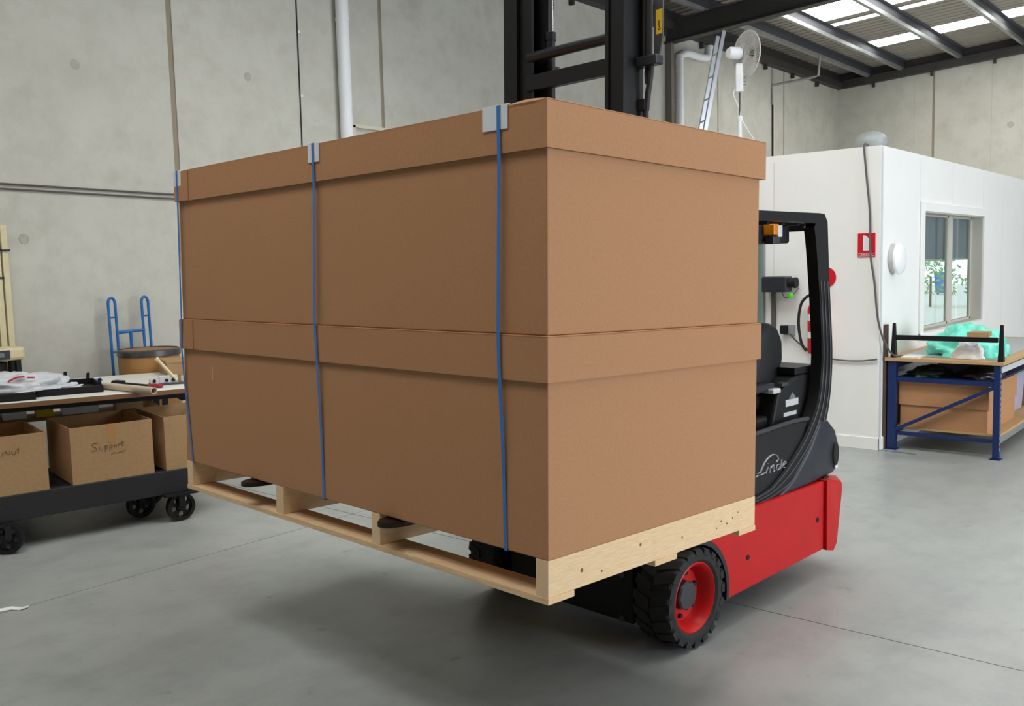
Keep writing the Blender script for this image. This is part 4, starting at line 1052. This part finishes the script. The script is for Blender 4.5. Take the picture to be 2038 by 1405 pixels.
part(MB().tube([(1.66+.13*math.cos(a)*.9, .85+.14*math.sin(a), 1.14+.06*math.cos(a)) for a in [2*PI*k/24 for k in range(24)]], .012, 8, closed=True), 'steering_wheel', 'black_matt', True)
part(MB().box(1.37, 1.52, .48, 1.50, .6, 1.02, .03), 'dashboard', 'black_matt')
# wheels
def tyre_mesh(r, w, lugs):
    mb = MB(); h = w/2
    mb.lathe([(r*.66, -h*.8), (r*.74, -h*.98), (r*.86, -h), (r*.93, -h*.9), (r*.955, -h*.78), (r*.955, h*.78), (r*.93, h*.9), (r*.86, h), (r*.74, h*.98), (r*.66, h*.8), (r*.66, -h*.8)], 'y', (0, 0, 0), 56, cap=False)
    for k in range(lugs):
        for s_ in (-1, 1):
            a = 2*PI*(k+(.5 if s_ > 0 else 0))/lugs; da = 2*PI/lugs*.30
            sk = .10
            P = []
            for rr in (r*.93, r):
                P += [(rr, a-da+sk, s_*h*.06), (rr, a+da+sk, s_*h*.06), (rr, a+da-sk*.3, s_*h*.96), (rr, a-da-sk*.3, s_*h*.96)]
            P[6] = (r*.965, P[6][1], P[6][2]); P[7] = (r*.965, P[7][1], P[7][2])
            Q = [(p[0]*math.cos(p[1]), p[2], p[0]*math.sin(p[1])) for p in P]
            mb.hexa(Q, 0)
            # shoulder part of the lug, down the side wall
            P = []
            for yy in (s_*h*.90, s_*h*1.02):
                P += [(r*.955, a-da-sk*.3, yy), (r*.955, a+da-sk*.3, yy), (r*.84, a+da*.9-sk*.4, yy), (r*.84, a-da*.9-sk*.4, yy)]
            Q = [(p[0]*math.cos(p[1]), p[2], p[0]*math.sin(p[1])) for p in P]
            mb.hexa(Q, 0)
    bmesh.ops.recalc_face_normals(mb.bm, faces=mb.bm.faces)
    return mb
def wheel(x, y, r, w, out_, lugs=20):
    """out_ = -1: outer face towards the near side"""
    ty = tyre_mesh(r, w, lugs).done('tyre', 'rubber', FL, (x, y, r), smooth=True)
    h = w/2; o = out_
    pr = [(r*.68, o*h*.80), (r*.70, o*h*.86), (r*.665, o*h*.90), (r*.60, o*h*.72), (r*.57, o*h*.35), (r*.52, o*h*.12), (r*.20, o*h*.10), (0, o*h*.10)]
    MB().lathe(pr, 'y', (0, 0, 0), 48, cap=False).done('rim', 'red', ty, smooth=True)
    MB().lathe([(r*.66, -o*h*.8), (r*.5, -o*h*.5), (0, -o*h*.5)], 'y', (0, 0, 0), 32).done('rim_back', 'black_matt', ty, smooth=True)
    MB().lathe([(r*.30, o*h*.10), (r*.30, o*h*.42), (r*.27, o*h*.50), (0, o*h*.52)], 'y', (0, 0, 0), 8).done('hub_cap', 'trim_grey', ty)
    for k in range(6):
        a = 2*PI*k/6+.3
        MB().lathe([(.011, o*h*.10), (.011, o*h*.26), (0, o*h*.27)], 'y', (r*.42*math.cos(a), 0, r*.42*math.sin(a)), 6).done('wheel_nut', 'black_matt', ty)
    return ty
wheel(1.352, .452, .231, .19, -1)
wheel(1.352, mir(.452), .231, .19, 1)
wheel(2.42, .80, .19, .15, -1, 18)
wheel(2.42, mir(.80), .19, .15, 1, 18)
# mast: same tilt as the load
MR = (0, TILT, 0); ML = (0, 0, ZB)
def mpart(mb, name, mname, smooth=False): return mb.done(name, mname, FL, ML, MR, smooth)
ZM0, ZM1 = -.57, 2.95
def channel(y0, y1, x0, x1, t_, openside):
    """C section in plan; openside = +1 opens towards +y"""
    if openside > 0:
        return [(x0, y0), (x1, y0), (x1, y1), (x1-t_, y1), (x1-t_, y0+t_), (x0+t_, y0+t_), (x0+t_, y1), (x0, y1)]
    return [(x0, y1), (x0, y0), (x0+t_, y0), (x0+t_, y1-t_), (x1-t_, y1-t_), (x1-t_, y0), (x1, y0), (x1, y1)]
mpart(MB().prism(channel(1.455, 1.548, 1.35, 1.50, .022, -1), 'z', ZM0, ZM1), 'outer_rail', 'black')
mpart(MB().prism(channel(.772, .865, 1.35, 1.50, .022, 1), 'z', ZM0, ZM1), 'outer_rail', 'black')
mpart(MB().prism(channel(1.375, 1.468, 1.375, 1.475, .018, -1), 'z', ZM0+.1, ZM1), 'inner_rail', 'black')
mpart(MB().prism(channel(.852, .872, 1.34, 1.475, .009, 1), 'z', ZM0+.1, ZM1), 'inner_rail', 'black')
for y in (1.325, .95):
    if y > 1:
        mpart(MB().tube([(1.46, y, ZM0+.1), (1.46, y, 2.235)], .026, 16).lathe([(.03, 2.20), (.03, 2.24), (.016, 2.245)], 'z', (1.46, y, 0), 16), 'lift_cylinder', 'black', True)
        mpart(MB().tube([(1.46, y, 2.24), (1.46, y, ZM1)], .016, 14), 'lift_rod', 'chrome', True)
mpart(MB().tube([(1.54, .86, ZM0+.1), (1.54, .86, ZM1)], .024, 14), 'lift_cylinder', 'black', True)
mpart(MB().box(1.44, 1.50, 1.335, 1.375, ZM0+.1, ZM1), 'inner_rail', 'black')
mpart(MB().tube([(1.385, 1.40, 2.115), (1.385, .86, 2.118)], .026, 14), 'crossbar_tube', 'black', True)
mpart(MB().box(1.36, 1.40, .86, 1.40, 1.946, 2.022, .003), 'crossbar', 'black')
mpart(MB().box(1.36, 1.48, .86, 1.40, ZM0+.05, ZM0+.15, .003), 'crossbar', 'black')
mpart(MB().box(1.36, 1.48, .86, 1.46, .55, .65, .003), 'crossbar', 'black')
mpart(MB().box(1.36, 1.48, .86, 1.46, 2.80, 2.9, .003), 'crossbar', 'black')
mpart(MB().tube([(1.46, 1.325, 2.0), (1.42, 1.26, 2.03), (1.42, 1.24, 1.98)], .016, 8).lathe([(.02, 2.0), (.02, 2.05)], 'z', (1.42, 1.25, 0), 10), 'hose_fitting', 'steel', True)
# hoses, chains and the grey guard plate with the yellow sticker on the near side of the right rail
mpart(MB().tube([(1.50, .762, 2.02), (1.50, .760, ZM1)], .016, 8).tube([(1.49, .738, 2.02), (1.49, .736, ZM1)], .013, 8), 'hydraulic_hose', 'cable_black', True)
mpart(MB().box(1.475, 1.495, .715, .728, 2.02, ZM1), 'lift_chain', 'trim_grey')
gp = mpart(MB().prism([(.672, 2.02), (.70, 2.02), (.70, ZM1), (.652, ZM1), (.652, 2.10), (.662, 2.06)], 'x', 1.485, 1.495), 'guard_plate', 'steel')
MB().box(1.483, 1.4845, .654, .689, 2.115, 2.225).done('sticker', 'yellow', gp)
MB().tube(smooth_path([(1.4825, .671, 2.175), (1.4825, .671, 2.15), (1.4825, .664, 2.137), (1.4825, .676, 2.135), (1.4825, .676, 2.142)], 4), .0025, 6).done('hook_symbol', 'ink', gp)
mpart(MB().box(1.44, 1.50, .655, .775, 1.975, 2.02, .008), 'hose_bracket', 'charcoal')
mpart(MB().tube(smooth_path([(1.48, .713, 1.98), (1.48, .716, 1.93), (1.48, .728, 1.86), (1.48, .738, 1.78), (1.48, .742, 1.70), (1.48, .742, .9)]), .014, 8), 'hydraulic_hose', 'cable_black', True)
mpart(MB().tube(smooth_path([(1.48, .735, 1.98), (1.48, .741, 1.95), (1.48, .737, 1.90)]), .008, 8).box(1.46, 1.50, .735, .785, 1.78, 1.83), 'hose_clamp', 'cable_black')
# carriage and forks
for z in (.06, .40): mpart(MB().box(1.275, 1.315, .72, 1.84, z, z+.10, .005), 'carriage_bar', 'black')
for y in (1.0, 1.28, 1.50): mpart(MB().box(1.28, 1.31, y, y+.05, .16, .40), 'carriage_plate', 'black')
for y in (.90, 1.42): mpart(MB().box(1.315, 1.36, y, y+.05, .0, .55, .004), 'carriage_roller_plate', 'black')
for y0, y1 in ((.725, .840), (1.725, 1.835)):
    c_ = (y0+y1)/2
    mb = MB()
    mb.hexa([(.25, y0, .080), (1.28, y0, .068), (1.28, y1, .068), (.25, y1, .080), (.25, y0, .113), (1.28, y0, .113), (1.28, y1, .113), (.25, y1, .113)], .003)
    # tapered, rounded tip
    tip = [(.26, y0), (.02, y0+.004), (-.03, y0+.018), (-.055, y0+.042), (-.055, y1-.042), (-.03, y1-.018), (.02, y1-.004), (.26, y1)]
    mb.prism(tip, 'z', .090, .112, .004)
    mb.box(1.235, 1.275, y0, y1, .068, .52, .004)
    mpart(mb, 'fork', 'fork')

# ------------------------------------------------------------------ small things on the floor
mb = MB(); P_ = [(1.76, 5.13), (1.82, 5.085), (1.86, 5.075), (1.885, 5.03), (1.92, 5.015)]
for a, b in zip(P_, P_[1:]):
    w_ = Vector((.012, .018, 0))
    q = [Vector((a[0], a[1], .006))-w_, Vector((b[0], b[1], .012))-w_*.6, Vector((b[0], b[1], .010))+w_*.6, Vector((a[0], a[1], .004))+w_]
    mb.bm.faces.new([mb.bm.verts.new(v) for v in q])
bmesh.ops.remove_doubles(mb.bm, verts=mb.bm.verts, dist=.02)
bmesh.ops.solidify(mb.bm, geom=list(mb.bm.faces), thickness=.004)
tag(mb.done('paper_scrap', 'paper'), 'torn white paper scrap on the floor at the left edge', 'paper')
